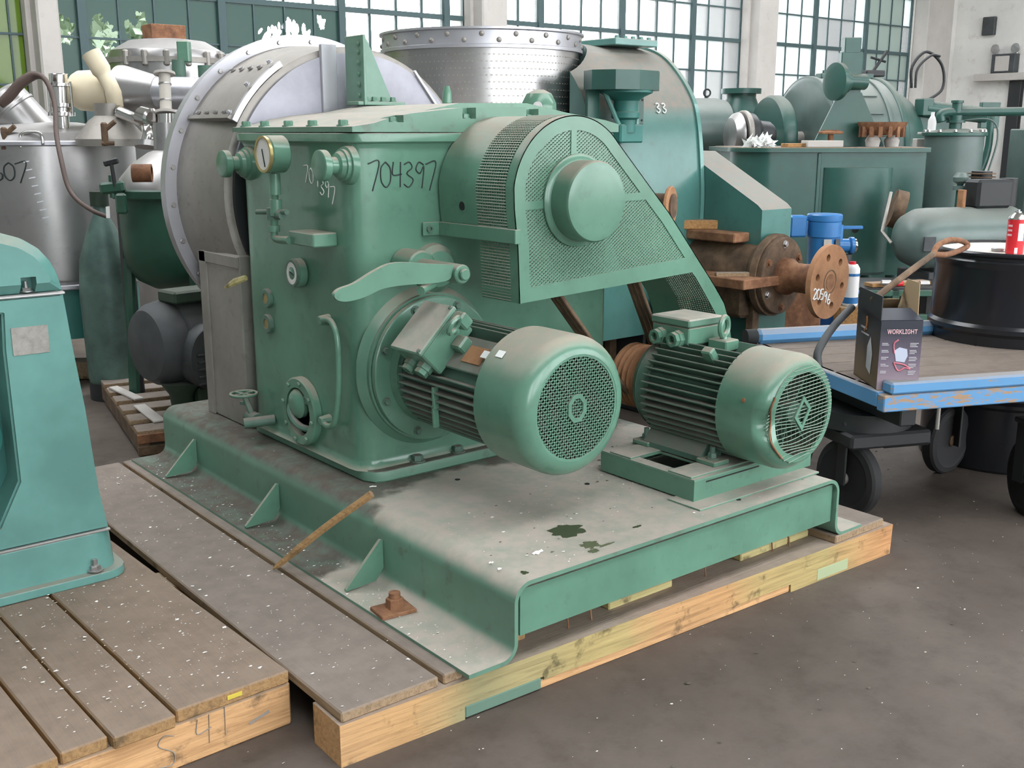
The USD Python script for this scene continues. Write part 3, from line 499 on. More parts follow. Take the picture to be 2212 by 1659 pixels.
# ------------------------------------------------------------------ belt guard
BG = T('belt_guard', 'green belt guard with expanded-metal panels and a round boss on the gearbox front', 'machine guard', (.8, .75, .98))
YF, YB = .56, .955
cx, cz, rr = .7, 1.30, .253
O = [(.474, .978), (.466, 1.15)] + [(cx - .0 + rr * math.cos(a) - (.018 if False else 0), cz + rr * math.sin(a)) for a in np.linspace(math.radians(172), math.radians(42), 26)]
O[2:2] = [(.452, 1.27)]
O += [(1.143, 1.229), (1.305, 1.054), (1.39, .963), (1.456, .885), (1.49, .815), (1.508, .745), (1.515, .66), (1.505, .57)]
inner = [(1.455, .57), (1.462, .66), (1.455, .74), (1.435, .80), (1.41, .85), (1.36, .912), (1.30, .985), (1.272, 1.013)]
front = Polygon(O + inner).buffer(0)
upper = Polygon(O[:O.index((1.305, 1.054)) + 1] + [(1.285, 1.026)]).buffer(0)
bossC = (.715, 1.288)
wins = upper.buffer(-.045).difference(unary_union([sbox(.683, bossC[1], .707, 2), Polygon([(.3, 1.262), (.7, 1.272), (.7, 1.298), (.3, 1.288)]), Polygon([(.7, 1.30), (1.3, 1.308), (1.3, 1.282), (.7, 1.276)]), Point(*bossC).buffer(.135)]))
BG.part('front_frame', prism(front.difference(wins), 'y', YF, YF + .004), 'green_paint', smooth=False)
for w in wins.geoms:
    BG.part('mesh_panel', cat(bars(w.buffer(.004), .0095, .62, .0054, .0025, to3, YF + .004), bars(w.buffer(.004), .0095, math.pi - .62, .0054, .0025, to3, YF + .006)), 'green_paint', smooth=False)
Oa = np.array(O)
def wall(path, y0, y1, t=.003):                                # a sheet bent along the outline
    L = LineString(path); ol = L.parallel_offset(t, 'left') if False else L
    q = np.array(L.coords); d = np.gradient(q, axis=0); d /= np.linalg.norm(d, axis=1)[:, None]; nn = np.c_[-d[:, 1], d[:, 0]] * -t
    n = len(q); v = np.concatenate([np.c_[q[:, 0], np.full(n, y0), q[:, 1]], np.c_[q[:, 0], np.full(n, y1), q[:, 1]], np.c_[(q + nn)[:, 0], np.full(n, y0), (q + nn)[:, 1]], np.c_[(q + nn)[:, 0], np.full(n, y1), (q + nn)[:, 1]]])
    f = []; j = np.arange(n - 1)
    for a, b, s in ((0, 1, 1), (2, 3, -1), (0, 2, -1), (1, 3, 1)):
        A, Bq, Cq, Dq = a * n + j, a * n + j + 1, b * n + j + 1, b * n + j
        f += [np.stack([A, Bq, Cq], 1)[:, ::s], np.stack([A, Cq, Dq], 1)[:, ::s]]
    return trimesh.Trimesh(v, np.concatenate(f), process=False)
dense = np.array(LineString(O).segmentize(.02).coords)
BG.part('side_edge', wall(dense, YF, .60), 'green_paint', smooth=50)
up = dense[:np.argmax(dense[:, 0] > 1.2)]
up = up[up[:, 1] > 1.16]
BG.part('side_band', wall(up, .748, YB), 'green_paint', smooth=50)
for w_ in (wall(dense[dense[:, 0] > 1.2], .80, YB), wall(np.array([(.474, .978), (.470, 1.02)]), .6, .75), wall(np.array([(.472, 1.0), (.466, 1.15), (.463, 1.17)]), .735, .755)): BG.part('side_frame', w_, 'green_paint', smooth=50)
s = np.r_[0, np.cumsum(np.linalg.norm(np.diff(Oa, axis=0), axis=1))]
def on_wall(u, v, w):                                          # u: length along the outline, v: depth y, w: outward
    x, z = np.interp(u, s, Oa[:, 0]), np.interp(u, s, Oa[:, 1]); return (x, v, z)
tot = s[-1]; sm = []
for k in range(int(tot / .0095)):
    u = k * .0095 + .004; a, b = on_wall(u, .60, 0), on_wall(u, .75 if u < 1.1 else .80, 0); sm.append(cyl(a, b, .0026, n=4))
for yv in np.arange(.608, .80, .012):
    w_ = dense if yv > .0 else dense; w_ = w_ if yv < .75 else w_[w_[:, 0] > 1.2]; sm.append(wall(w_, yv, yv + .005, .002))
BG.part('side_mesh', cat(sm), 'green_paint', smooth=False)
BG.part('boss', lathe([(.147, 0), (.147, .006), (.139, .012), (.1275, .014), (.1275, .082), (.122, .09), (.10, .094)], (bossC[0], YF, bossC[1]), (0, -1, 0), 64), 'green_paint')
BG.part('strap', cat(box(.448, .456, .555, .962, 1.165, 1.21, .002), box(.385, .456, .955, .963, 1.165, 1.21, .002), box(.446, .47, .548, .558, 1.165, 1.21, .002)), 'green_paint', smooth=False)
BG.part('strap_bolt', ringl((.41, .956, 1.188), (0, -1, 0), .006, .013, .008, 16), 'green_dirty')
BG.part('peep_hole', cyl((.4565, .829, 1.268), (.4505, .829, 1.268), .014, n=16), 'black_hole')
# belts and pulley
mat('belt_rubber', {'p': ('principled_bsdf', {'base_color': (.07, .045, .03), 'roughness': .7})}, [], 'p.BSDF')
M2X, M2Z = 1.15, .63
BLT = T('drive_belt', 'set of brown drive belts running down from the belt guard to the small pulley', 'belt', (.9, .68, .6))
for yy in (.645, .67, .695):
    def tangent(sg):
        dx, dz = M2X - .7, M2Z - 1.3; L = math.hypot(dx, dz); al = math.atan2(dz, dx); be = math.acos((.2 - .105) / L); th = al + sg * be
        return (.7 + .2 * math.cos(th), yy, 1.3 + .2 * math.sin(th)), (M2X + .105 * math.cos(th), yy, M2Z + .105 * math.sin(th))
    for sg in (1, -1):
        a, b = map(np.array, tangent(sg)); BLT.part('belt', obox((a + b) / 2, (b - a, (0, 1, 0)), (np.linalg.norm(b - a), .019, .013), .003), 'rust_dark', smooth=False)

# ------------------------------------------------------------------ second motor on its slide base
SB = T('motor_slide_base', 'green welded slide base with a square opening, bolted under the smaller motor', 'motor base', (1.14, .34, ZT + .006))
z0, z1 = ZT + .006, .431
frame_ = sbox(.839, .134, 1.447, .56)
SB.part('frame_wall', prism(frame_.difference(sbox(.851, .146, 1.435, .548)), 'z', z0, z1 - .006), 'green_paint', smooth=False)
SB.part('top_plate', prism(frame_.difference(unary_union([sbox(.885, .255, .985, .42), sbox(1.2, .255, 1.36, .42), sbox(1.03, .2, 1.16, .215)])), 'z', z1 - .006, z1), 'green_plate', smooth=False)
for y in (.2, .47): SB.part('slide_rail', box(.842, 1.444, y - .05, y + .05, z1, z1 + .006, .001), 'green_plate', smooth=False)
SB.part('slot', box(.895, 1.16, .1335, .1345, z1 - .018, z1 - .013), 'black_hole', smooth=False)
M2 = T('electric_motor', 'smaller green foot-mounted electric motor with dented wire fan grille', 'motor', (M2X, .3, z1 + .006))
M2.part('body', cat(cyl((M2X, .545, M2Z), (M2X, .50, M2Z), .165, n=48), finned_body((M2X, M2Z), .152, .186, .16, .50, 46, lambda a: 1.25 < a < 1.9 or 4.2 < a < 5.2)), 'green_dirty', smooth=30)
M2.part('end_bracket', lathe([(.168, 0), (.15, .03), (.06, .05)], (M2X, .545, M2Z), (0, 1, 0), 48), 'green_dirty')
fcv = fan_cover((M2X, M2Z), .19, -.03, .165, .158); v = fcv.vertices
g_ = np.exp(-((v[:, 2] - M2Z + .012) / .042) ** 2) * (v[:, 0] < M2X) * np.clip((.06 - v[:, 1]) / .07, 0, 1)
v[:, 0] += .030 * g_; v[:, 1] += .022 * g_; fcv.vertices = v
M2.part('fan_cover', fcv, 'green_paint', smooth=40)
d2 = Point(M2X, M2Z).buffer(.158, quad_segs=24)
# the grille: rows of wires, pushed in at the left where the rim is dented
gw = []
for k in range(-12, 13):
    v0 = k * .0122; 
    if abs(v0) > .152: continue
    hw = math.sqrt(.156 ** 2 - v0 ** 2); u = np.linspace(-hw, hw, 15)
    pts = []
    for q in u:
        dent = math.exp(-(((q + .12) / .06) ** 2 + ((v0 + .012) / .06) ** 2)); wav = .004 * math.sin(q * 28 + k) * (1 if v0 < -.02 else 0)
        pts.append((M2X + q, -.029 + .026 * dent, M2Z + v0 + .06 * q + wav))
    gw.append(tube(pts, .0019, 5))
for k in range(-8, 9):
    v0 = k * .0185; hw = math.sqrt(.156 ** 2 - v0 ** 2)
    gw.append(tube([(M2X + v0 , -.026 + .026 * math.exp(-(((v0 + .11) / .07) ** 2 + (q / .09) ** 2)), M2Z + q) for q in np.linspace(-hw, hw, 11)], .0008, 4))
M2.part('fan_grille', cat(gw), 'green_paint', smooth=True)
dm = Polygon([(M2X + .0, M2Z + .06), (M2X + .042, M2Z + .015), (M2X, M2Z - .055), (M2X - .042, M2Z - .005)])
M2.part('grille_badge', prism(dm.difference(dm.buffer(-.011)), 'y', -.034, -.03), 'green_paint', smooth=False)
M2.part('fan', cat([obox((M2X + .075 * math.cos(b), .05, M2Z + .075 * math.sin(b)), ((math.cos(b), 0, math.sin(b)), (0, 1, 0)), (.13, .06, .004)) for b in np.arange(7) * 2 * math.pi / 7], cyl((M2X, .0, M2Z), (M2X, .1, M2Z), .035)), 'green_dirty', smooth=False)
M2.part('back_shield', cyl((M2X, .15, M2Z), (M2X, .155, M2Z), .18, n=40), 'black_hole')
dent = tube(curve([(M2X - .139, -.028, M2Z + .075), (M2X - .150, -.022, M2Z + .035), (M2X - .127, -.007, M2Z - .01), (M2X - .148, -.022, M2Z - .05), (M2X - .135, -.029, M2Z - .085), (M2X - .09, -.030, M2Z - .130)], 6), .0035, 6)
M2.part('dented_rim', dent, 'rust', smooth=True, label='rusty dented rim of the fan cover')
for sx in (-1, 1):
    f = Polygon([(M2X + sx * .06, .53), (M2X + sx * .125, .50), (M2X + sx * .165, .455), (M2X + sx * .165, .437), (M2X + sx * .06, .437)])
    for y0, y1 in ((.47, .545), (.17, .25)): M2.part('foot', cat(box(M2X + sx * .10, M2X + sx * .175, y0, y1, z1 + .006, z1 + .022, .003)), 'green_paint', smooth=False)
    M2.part('foot_web', prism(f, 'y', .24, .50), 'green_dirty', smooth=False)
    for y in (.21, .51): M2.part('foot_bolt', cat(hexbolt((M2X + sx * .14, y, z1 + .022), (0, 0, 1), .016, .02), cyl((M2X + sx * .14, y, z1 + .04), (M2X + sx * .14, y, z1 + .062), .009, n=10)), 'green_dirty')
tb = M2.part('terminal_box', cat(box(1.07, 1.235, .385, .555, .795, .855, .004)), 'green_paint')
M2.part('terminal_lid', box(1.066, 1.239, .381, .559, .857, .885, .005), 'green_plate', under=tb)
for y in (.43, .51): M2.part('cable_gland', lathe([(.03, 0), (.03, .022), (.026, .024), (.026, .04), (.016, .041), (.016, .02)], (1.072, y, .815), (-1, 0, 0), 8), 'green_paint', under=tb)
M2.part('box_neck', box(1.09, 1.215, .40, .54, .775, .80), 'green_dirty', smooth=False)
M2.part('lifting_eye', eyebolt((M2X + .035, .33, M2Z + .18), (0, 0, 1), (.96, .28, 0), .032, .010), 'green_paint')
M2.part('eye_boss', box(M2X, M2X + .07, .29, .37, M2Z + .15, M2Z + .186, .004), 'green_paint')
M2.part('clamp_lug', cat(obox((M2X - .115, .26, M2Z + .16), ((-.6, 0, .8), (0, 1, 0)), (.05, .045, .03), .005)), 'green_paint')
M2.part('cover_screw', hexbolt((M2X - .178, .06, M2Z + .055), (-.96, 0, .3), .008, .006), 'rust')
PU = T('pulley', 'rusty grooved belt pulley on the far end of the smaller motor', 'pulley', (M2X, .62, M2Z - .12))
PU.part('sheave', lathe([(.06, 0), (.118, 0)] + sum([[(.118, .004 + .025 * k), (.098, .012 + .025 * k), (.098, .018 + .025 * k), (.118, .026 + .025 * k)] for k in range(4)], []) + [(.118, .11), (.06, .11)], (M2X, .612, M2Z), (0, 1, 0), 48), 'rust_orange', smooth=30)
PU.part('shaft', cyl((M2X, .58, M2Z), (M2X, .74, M2Z), .03), 'rust_dark')

# ------------------------------------------------------------------ centrifuge drum behind the gearbox
DX, DZ = .68, 1.255
DR = T('centrifuge_drum', 'stainless steel centrifuge drum housing with bolted rim behind the gearbox', 'centrifuge', (DX, 2.05, ZT))
DR.part('shell', lathe([(.0, 0), (.555, 0), (.577, .012), (.59, .2), (.605, .43), (.0, .43)], (DX, 1.862, DZ), (0, 1, 0), 96), 'steel_dull', smooth=40)
disc_ = Point(DX, DZ).buffer(.553, quad_segs=32)
paint('sheet_grey', (.36, .36, .41), .5, .2, (.4, .39, .38), metal=.3, var=.22, scale=4.)
DR.part('front_plate', prism(disc_.intersection(sbox(-1, DZ + .13, 3, 3)), 'y', 1.846, 1.861), 'sheet_grey', smooth=30)
DR.part('rim', cat(ringl((DX, 2.265, DZ), (0, 1, 0), .585, .650, .014, 96), ringl((DX, 2.279, DZ), (0, 1, 0), .55, .645, .05, 96)), 'steel_bright', smooth=30)
for k in range(26):
    an = 2.0 + k * .2417; DR.part('rim_bolt', hexbolt((DX + .622 * math.cos(an), 2.266, DZ + .622 * math.sin(an)), (0, -1, 0), .0095, .008), 'steel')
def arcplate(r, t, y0, y1, a0, a1, n=24):
    return prism(Polygon([(DX + r * math.cos(a), DZ + r * math.sin(a)) for a in np.linspace(a0, a1, n)] + [(DX + (r + t) * math.cos(a), DZ + (r + t) * math.sin(a)) for a in np.linspace(a1, a0, n)]), 'y', y0, y1)
a = DR.part('cover_plate', arcplate(.588, .014, 1.88, 2.262, math.radians(123), math.radians(150)), 'steel_dull', label='dull curved bolted cover plate', smooth=30)
DR.part('hinge_lip', arcplate(.592, .025, 1.885, 2.26, math.radians(149.5), math.radians(151)), 'steel_dull', under=a)
DR.part('plate_edge', arcplate(.582, .022, 1.868, 1.884, math.radians(122), math.radians(151)), 'steel_bright', under=a, smooth=False)
for an in (126, 148):
    for y in (1.97, 2.05, 2.13, 2.21): DR.part('cover_bolt', hexbolt((DX + .606 * math.cos(math.radians(an)), y, DZ + .606 * math.sin(math.radians(an))), (math.cos(math.radians(an)), 0, math.sin(math.radians(an))), .009, .009), 'steel', under=a)
for an in (125, 137, 149): DR.part('cover_bolt', hexbolt((DX + .616 * math.cos(math.radians(an)), 1.886, DZ + .616 * math.sin(math.radians(an))), (math.cos(math.radians(an)), 0, math.sin(math.radians(an))), .009, .012), 'steel_bright', under=a)
DR.part('chute', cat(box(.132, 1.27, 1.842, 2.20, ZT + .001, 1.04, .006), box(.124, .135, 1.842, 2.2, .99, 1.035, .003), box(.124, .135, 2.14, 2.205, ZT, 1.04, .003)), 'steel_dull', smooth=False)
DR.part('flange_strip', box(.52, .59, 1.835, 1.853, 1.50, 1.835, .003), 'steel_bright', smooth=False)
DR.part('black_plate', prism(Point(DX, DZ).buffer(.548, quad_segs=32).intersection(sbox(-1, 0, 3, DZ + .128)), 'y', 1.843, 1.861), 'iron_black', smooth=30)  # plain black sheet covering the lower part of the drum front
DR.part('guide_strip', obox((1.03, 1.84, DZ + .40), ((.62, 0, -.78), (0, 1, 0)), (.24, .012, .012), .002), 'steel_bright', smooth=False)
fin = Polygon([(.612, 1.60), (.612, 1.862), (.64, 1.868), (.66, 1.84), (.775, 1.60)])
t = T('support_bracket', 'triangular green bracket with bolted edge standing on the gearbox lid', 'bracket', (.69, 1.72, 1.602))
t.part('web', prism(fin, 'y', 1.715, 1.733), 'green_paint', smooth=False); t.part('edge_flange', box(.600, .613, 1.655, 1.79, 1.603, 1.862, .002), 'green_paint', smooth=False); t.part('foot', box(.575, .79, 1.66, 1.738, 1.603, 1.617, .002), 'green_paint', smooth=False)
for z in (1.64, 1.68, 1.72, 1.76, 1.80, 1.83): t.part('edge_bolt', hexbolt((.599, 1.69, z), (-1, 0, 0), .008, .007), 'green_paint')
for x in (.62, .66, .70, .745): t.part('foot_bolt', hexbolt((x, 1.68, 1.617), (0, 0, 1), .011, .018), 'green_paint')
t = T('breather_plug', 'small green breather plug on the gearbox lid, right of the bracket', 'plug', (.95, 1.6, 1.585)); t.part('plug', cat(cyl((.95, 1.6, 1.585), (.95, 1.6, 1.605), .03, n=16), lathe([(.012, 0), (.02, .01), (.018, .05), (.01, .075)], (.95, 1.6, 1.605), (0, 0, 1), 16)), 'green_paint')
t = T('vent_cap', 'rounded green vent cap behind the top of the belt guard', 'cap', (1.22, 1.35, 1.53)); t.part('stem', cyl((1.22, 1.35, 1.52), (1.22, 1.35, 1.6), .05, n=20), 'green_paint'); t.part('dome', lathe([(.062, 0), (.07, .02), (.068, .05), (.05, .085), (.02, .1)], (1.22, 1.35, 1.565), (0, 0, 1), 28), 'green_paint'); t.part('nut', hexbolt((1.17, 1.30, 1.60), (-.7, -.7, .3), .014, .01), 'steel')
a, b = (0.060, 1.814, 0.928), (0.105, 1.728, 0.970)
solo('wood_peg', tube([a, np.add(a, b) / 2 + [0, 0, .004], b], [.006, .014, .011], 7), 'lumber_yellow', 'short pale wooden peg stuck against the steel chute', 'peg')

# ------------------------------------------------------------------ splinter of wood, flakes of paint
a, b = (-0.221, 0.949, 0.146), np.array((0.000, 0.699, 0.397)) + [.0, 0, .02]
q = curve([a, a + (b - a) * .12 + [0, 0, .0], a + (b - a) * .5 + [0, 0, .006], b], 6)
r = np.interp(np.linspace(0, 1, len(q)), [0, .12, .5, 1], [.002, .008, .013, .013])
solo('wood_splinter', tube(q, r, 6), 'plank', 'broken pointed wood splinter leaning on the edge of the base plate', 'stick', smooth=False)
plain('flake_white', (.86, .84, .80), .7); plain('flake_dark', (.10, .085, .07), .8)
def flakes(name, area, z, n, seed, m, lab, smin=.002, smax=.0085, avoid=None):
    r = np.random.default_rng(seed); out = []; f = []
    x0, x1, y0, y1 = area
    for i in range(n):
        x, y = r.uniform(x0, x1), r.uniform(y0, y1)
        if avoid is not None and avoid.contains(Point(x, y)): continue
        zz = z(x, y) if callable(z) else z
        s = smin * (smax / smin) ** (r.random() ** 3) * .9; a = r.uniform(0, 6.28); k = r.uniform(.3, .9); n_ = 5
        th = a + np.arange(n_) * 2 * np.pi / n_ + r.uniform(-.4, .4, n_)
        ring = np.stack([x + s * np.cos(th), y + s * k * np.sin(th), np.full(n_, zz + .0006) + r.uniform(0, s * .35, n_)], 1)
        b = 6 * len(out); out.append(np.vstack([ring, [[x, y, zz + .001 + s * .2]]])); j = np.arange(n_)
        f.append(np.stack([b + j, b + (j + 1) % n_, np.full(n_, b + 5)], 1))
    solo(name, trimesh.Trimesh(np.concatenate(out), np.concatenate(f), process=False), m, lab, 'debris', kind='stuff', smooth=False)
mach = unary_union([sbox(GX0 - .02, GX1 + .06, .92, 1.85), sbox(.835, 1.45, .06, .56), sbox(.09, 1.3, 1.84, 2.4), sbox(-.155, .05, -1, 3)])
flakes('paint_flakes', (.06, 1.40, .03, 2.3), ZT, 620, 1, 'flake_white', 'white paint flakes scattered on top of the green base plate', avoid=mach)
flakes('paint_flakes', (-.145, -.045, .02, 2.35), ZF, 210, 2, 'flake_white', 'white paint flakes scattered on the left flange of the base')
flakes('paint_flakes', (-.48, -.20, .08, 2.35), .1405, 240, 3, 'flake_white', 'white paint flakes scattered on the wide grey skid plank')
flakes('paint_flakes', (-1.05, -.52, .34, 1.17), .1575, 300, 4, 'flake_white', 'white paint flakes scattered on the planks of the left pallet')
skid = unary_union([sbox(-3, 1.78, -.02, 2.6).difference(sbox(-3, -.49, -1, .27)), sbox(1.7, 3.6, -.3, 3)])
flakes('paint_flakes', (-1.2, 3.2, -1.4, 1.2), .0, 520, 5, 'flake_white', 'white flecks scattered over the concrete floor in front', .002, .0065, avoid=skid)
flakes('floor_grit', (-1.0, 3.2, -1.4, .8), .0, 260, 6, 'flake_dark', 'dark grit scattered over the concrete floor in front', .004, .014, avoid=skid)
flakes('plate_grit', (.06, 1.40, .03, .9), ZT, 60, 7, 'flake_dark', 'dark grit on top of the green base plate', .004, .009, avoid=mach)
for k, (u, s) in enumerate([((0.187, 0.128, 0.354), .016), ((0.045, 0.153, 0.354), .008), ((0.026, 0.103, 0.354), .009), ((0.136, 0.914, 0.354), .011)]):
    r = random.Random(k); solo('paint_chip', cat([obox((u[0] + r.uniform(-s, s), u[1] + r.uniform(-s, s) * .5, ZT + .003), ((1, r.uniform(-1, 1), .1), (r.uniform(-1, 1), 1, .2)), (s * 1.2, s * .5, .0012)) for _ in range(4 if s > .012 else 2)]), 'flake_white', ['large white paint chip on the base plate left of the oil stain', 'white paint chip near the bent edge of the base plate', 'pale paint chip nearest the front corner of the base plate', 'white paint chip on the plate below the gearbox corner'][k], 'paint chip', smooth=False)

# ------------------------------------------------------------------ left pallet and the teal machine on it
LP = T('wooden_pallet', 'wooden pallet of brown planks under the teal machine at left', 'pallet', (-1.1, 1.2, 0))
RL, CL = .034, (-.505, .30)
for i, (a, b, y) in enumerate([(-.503, -.805, .30), (-.813, -.962, .285), (-.969, -1.075, .30), (-1.085, -1.27, .29), (-1.28, -1.5, .30), (-1.51, -1.75, .29), (-1.76, -2.0, .3)]):
    LP.part('plank', plank(b, a, y, 2.1, .122, .156, 40 + i, RL, CL), 'plank', smooth=False)
for y, m in ((.305, 'timber'), (1.1, 'plank_end'), (1.9, 'plank_end')): LP.part('beam', rotz(box(-2.0, -.497, y, y + .13, .0, .12, .006), RL, CL), m, smooth=False)
plain('crayon', (.30, .27, .24), .9); plain('yellow_paint', (.58, .46, .06), .7)
LP.part('crayon_mark', rotz(cat(strokes('S', (-.86, .3035, .015), (1, 0, 0), (0, 0, 1), .085, .0014), strokes('41', (-.76, .3035, .035), (1, 0, .1), (0, 0, 1), .075, .0014, .75)), RL, CL), 'crayon', smooth=True, label='blue-grey crayon marks S 41')
LP.part('paint_mark', rotz(obox((-.655, .2985, .142), ((1, 0, 0), (0, 1, 0)), (.04, .002, .012), .0008), RL, CL), 'yellow_paint', smooth=False, label='yellow paint mark on a plank end')
LP.part('stencil_mark', rotz(obox((-.59, .3035, .055), ((1, 0, .25), (0, 1, 0)), (.06, .001, .008), .0004), RL, CL), 'crayon', smooth=False)
rust('plate_old', (.20, .19, .17), (.27, .26, .235), (.33, .31, .28), .6, 40.)
TM = T('arch_machine', 'teal cast machine stand with domed head and metal nameplate at left edge', 'machine', (-1.02, 1.45, .157))
F0 = 1.215; xm = -1.02; mi = lambda L: [(2 * xm - x, z) for x, z in L]
TM.part('foot_flange', softprism(rrect(-1.45, -.595, 1.165, 1.80, .07), 'z', .157, .185, .003), 'teal_paint', smooth=40)
sole = [ring(rrect(-1.43, -.618, F0 - .02, 1.77, .06), .185), ring(rrect(-1.425, -.626, F0 - .014, 1.765, .06), .30), ring(rrect(-1.425, -.634, F0 - .008, 1.765, .06), .305)]
TM.part('sole', loft(sole), 'teal_paint', smooth=40)
R_ = [(-.634, .306), (-.652, .43), (-.67, .696), (-.688, .87), (-.702, 1.035)]
L_ = [(-.875, 1.0), (-.881, .893), (-.879, .506), (-.945, .38)]
out_ = R_ + [(-.702, 1.045)] + mi([(-.702, 1.045)] + R_[::-1])
hol = L_ + mi(L_[::-1])
body = Polygon(out_).difference(Polygon(hol).buffer(0))
TM.part('stand', cat(softprism(Polygon(out_), 'y', F0 + .3, 1.76, .02), prism(body, 'y', F0 + .012, F0 + .32)), 'teal_paint', smooth=30)
rim_ = body.buffer(-.012)
TM.part('stand_face', prism(rim_.buffer(.006), 'y', F0, F0 + .013), 'teal_paint', smooth=False)
hd = [(-.702, 1.052), (-.7035, 1.07), (-.712, 1.105), (-.729, 1.142), (-.757, 1.178), (-.80, 1.208), (-.857, 1.228), (-.93, 1.238)]
head = Polygon(hd + mi(hd[::-1]))
hm = boolsub(softprism(head, 'y', F0 - .004, 1.77, .028), [box(-.818, -.776, F0 - .05, F0 + .05, 1.053, 1.10), box(xm + xm + .776, xm + xm + .818, F0 - .05, F0 + .05, 1.053, 1.10)])
TM.part('head', hm, 'teal_paint', smooth=30)
TM.part('joint_line', cat(box(2 * xm + .70, -.70, F0 - .006, F0 + .02, 1.043, 1.051, .002), box(-1.42, -.635, F0 - .014, F0 + .0, .303, .309, .001)), 'steel', smooth=False, kind='stuff')
TM.part('head_bolt', cat(cyl((-.797, F0 + .03, 1.053), (-.797, F0 + .03, 1.085), .006, n=10), hexbolt((-.797, F0 + .03, 1.055), (0, 0, 1), .013, .012)), 'steel')
TM.part('nameplate', box(-.858, -.757, F0 - .0025, F0, .878, .959, .0008), 'plate_old', smooth=False)
TM.part('foot_bolt', cat(cyl((-.695, 1.188, .185), (-.695, 1.188, .225), .008, n=10), hexbolt((-.695, 1.188, .19), (0, 0, 1), .017, .016)), 'steel')
paint('teal_dark', (.03, .16, .14), .5, .3)
TM.part('drive_case', cat(box(-1.2, -.84, 1.34, 1.5, .31, .98, .02), cyl((-1.0, 1.25, .64), (-1.0, 1.5, .64), .10, n=28, b=.01)), 'teal_dark', smooth=30)

# ------------------------------------------------------------------ clutter at the left behind
B2 = T('broken_pallet', 'dark slatted pallet with reddish boards under the grey motor', 'pallet', (.25, 3.5, 0))
R2, C2 = -.19, (.046, 2.876)
for i in range(7): B2.part('slat', rotz(box(.05, 1.15, 2.88 + .22 * i, 2.88 + .22 * i + .13, .105, .13, .003), R2, C2), 'plank_grey', smooth=False)
for x in (.05, .6, 1.06): B2.part('stringer', rotz(box(x, x + .05, 2.87, 4.36, .02, .105, .003), R2, C2), 'rust_dark', smooth=False)
for z in (.012, .07): B2.part('edge_board', rotz(box(.045, 1.15, 2.862, 2.88, z, z + .045, .003), R2, C2), 'rust' if z > .03 else 'rust_dark', smooth=False)
for i, (p, q, w, lab) in enumerate([((0.245, 3.779, 0.140), (0.258, 3.421, 0.140), .05, 'white strip lying across the far end of the dark pallet'), ((0.209, 3.287, 0.140), (0.173, 2.916, 0.140), .06, 'white strip lying across the near end of the dark pallet')]):
    p, q = np.array(p), np.array(q); solo('plastic_strip', obox((p + q) / 2 + [.02, .05, -.003], (q - p, (.6, .8, 0)), (np.linalg.norm(q - p), w, .012), .003), 'column_paint', lab, 'strip', smooth=False)
DM = T('grey_motor', 'dark grey motor with louvred end cover standing on the dark pallet', 'motor', (.3, 3.02, .13))
paint('motor_grey', (.055, .06, .065), .6, .5, (.1, .1, .1), var=.3, scale=6); paint('motor_green', (.025, .05, .032), .6, .5, (.15, .15, .13), var=.3, scale=6)
mdir = np.array([1., .15, 0]); mc = np.array([.235, 3.05, .50])
DM.part('body', lathe([(.10, 0), (.17, .015), (.20, .06), (.21, .12), (.205, .14), (.215, .15), (.215, .55), (.2, .56)], mc - mdir * .07, mdir, 40), 'motor_grey')
fr_ = np.array([-.15, 1, 0]) * -1
pc2 = np.array([.375, 3.02, .45]) + fr_ * .17
fr_ /= np.linalg.norm(fr_)
DM.part('end_cover', loft([np.array([pc2 + mdir * (.115 * math.cos(a)) * k + np.array([0, 0, 1]) * (.155 * math.sin(a) * k) + fr_ * d for a in np.linspace(0, 2 * math.pi, 40, endpoint=False)]) for k, d in ((1, -.06), (1, .03), (.92, .045))]), 'motor_grey')
for k in range(5): DM.part('louvre', obox(pc2 + fr_ * .048 + np.array([0, 0, .0 - .035 * k + .02]), (mdir, fr_), (.15, .012, .012), .003), 'motor_grey', smooth=False)
for z, w in ((.075, .03), (-.125, .018)): DM.part('cover_hole', cyl(pc2 + fr_ * .044 + [0, 0, z], pc2 + fr_ * .0475 + [0, 0, z], w, n=10), 'black_hole')
DM.part('pedestal', cat(lathe([(.06, 0), (.08, .02), (.05, .05), (.06, .13), (.10, .19)], (.31, 2.96, .13), (0, 0, 1), 20), obox((.45, 3.0, .21), (mdir, fr_), (.2, .2, .16), .01)), 'motor_green')
DM.part('top_box', obox((.42, 3.0, .735), (mdir, fr_), (.3, .16, .06), .01), 'motor_green', smooth=False)
t = T('cone_tank', 'tall weathered green cylinder with tapered top beside the green kettle', 'cylinder', (.37, 4.15, .0))
paint('bottle_green', (.09, .15, .13), .5, .5, (.3, .33, .31), var=.45, scale=5., metal=.3)
t.part('shell', lathe([(.135, .1), (.14, .12), (.15, .6), (.135, .8), (.075, .98), (.04, 1.05), (.035, 1.12)], (.39, 4.17, 0), (0, 0, 1), 36), 'bottle_green'); t.part('foot_ring', ringl((.39, 4.17, 0), (0, 0, 1), .11, .14, .1, 36), 'iron_black'); t.part('valve_cap', cyl((.39, 4.17, 1.1), (.39, 4.17, 1.18), .05, n=16), 'motor_green')
solo('floor_timber', obox((.52, 4.72, .06), ((.85, -.53, 0), (0, 0, 1)), (.75, .11, .14), .005), 'plank_grey', 'grey timber baulk on the floor behind the tall green cylinder', 'timber', smooth=False)
GK = T('green_kettle', 'dark green round-bottomed kettle with steel lid left of the steel drum', 'kettle', (.53, 3.55, 0))
kc = (.56, 3.55)
paint('deep_green', (.022, .085, .055), .4, .4, (.15, .16, .15), var=.3, grime=.3)
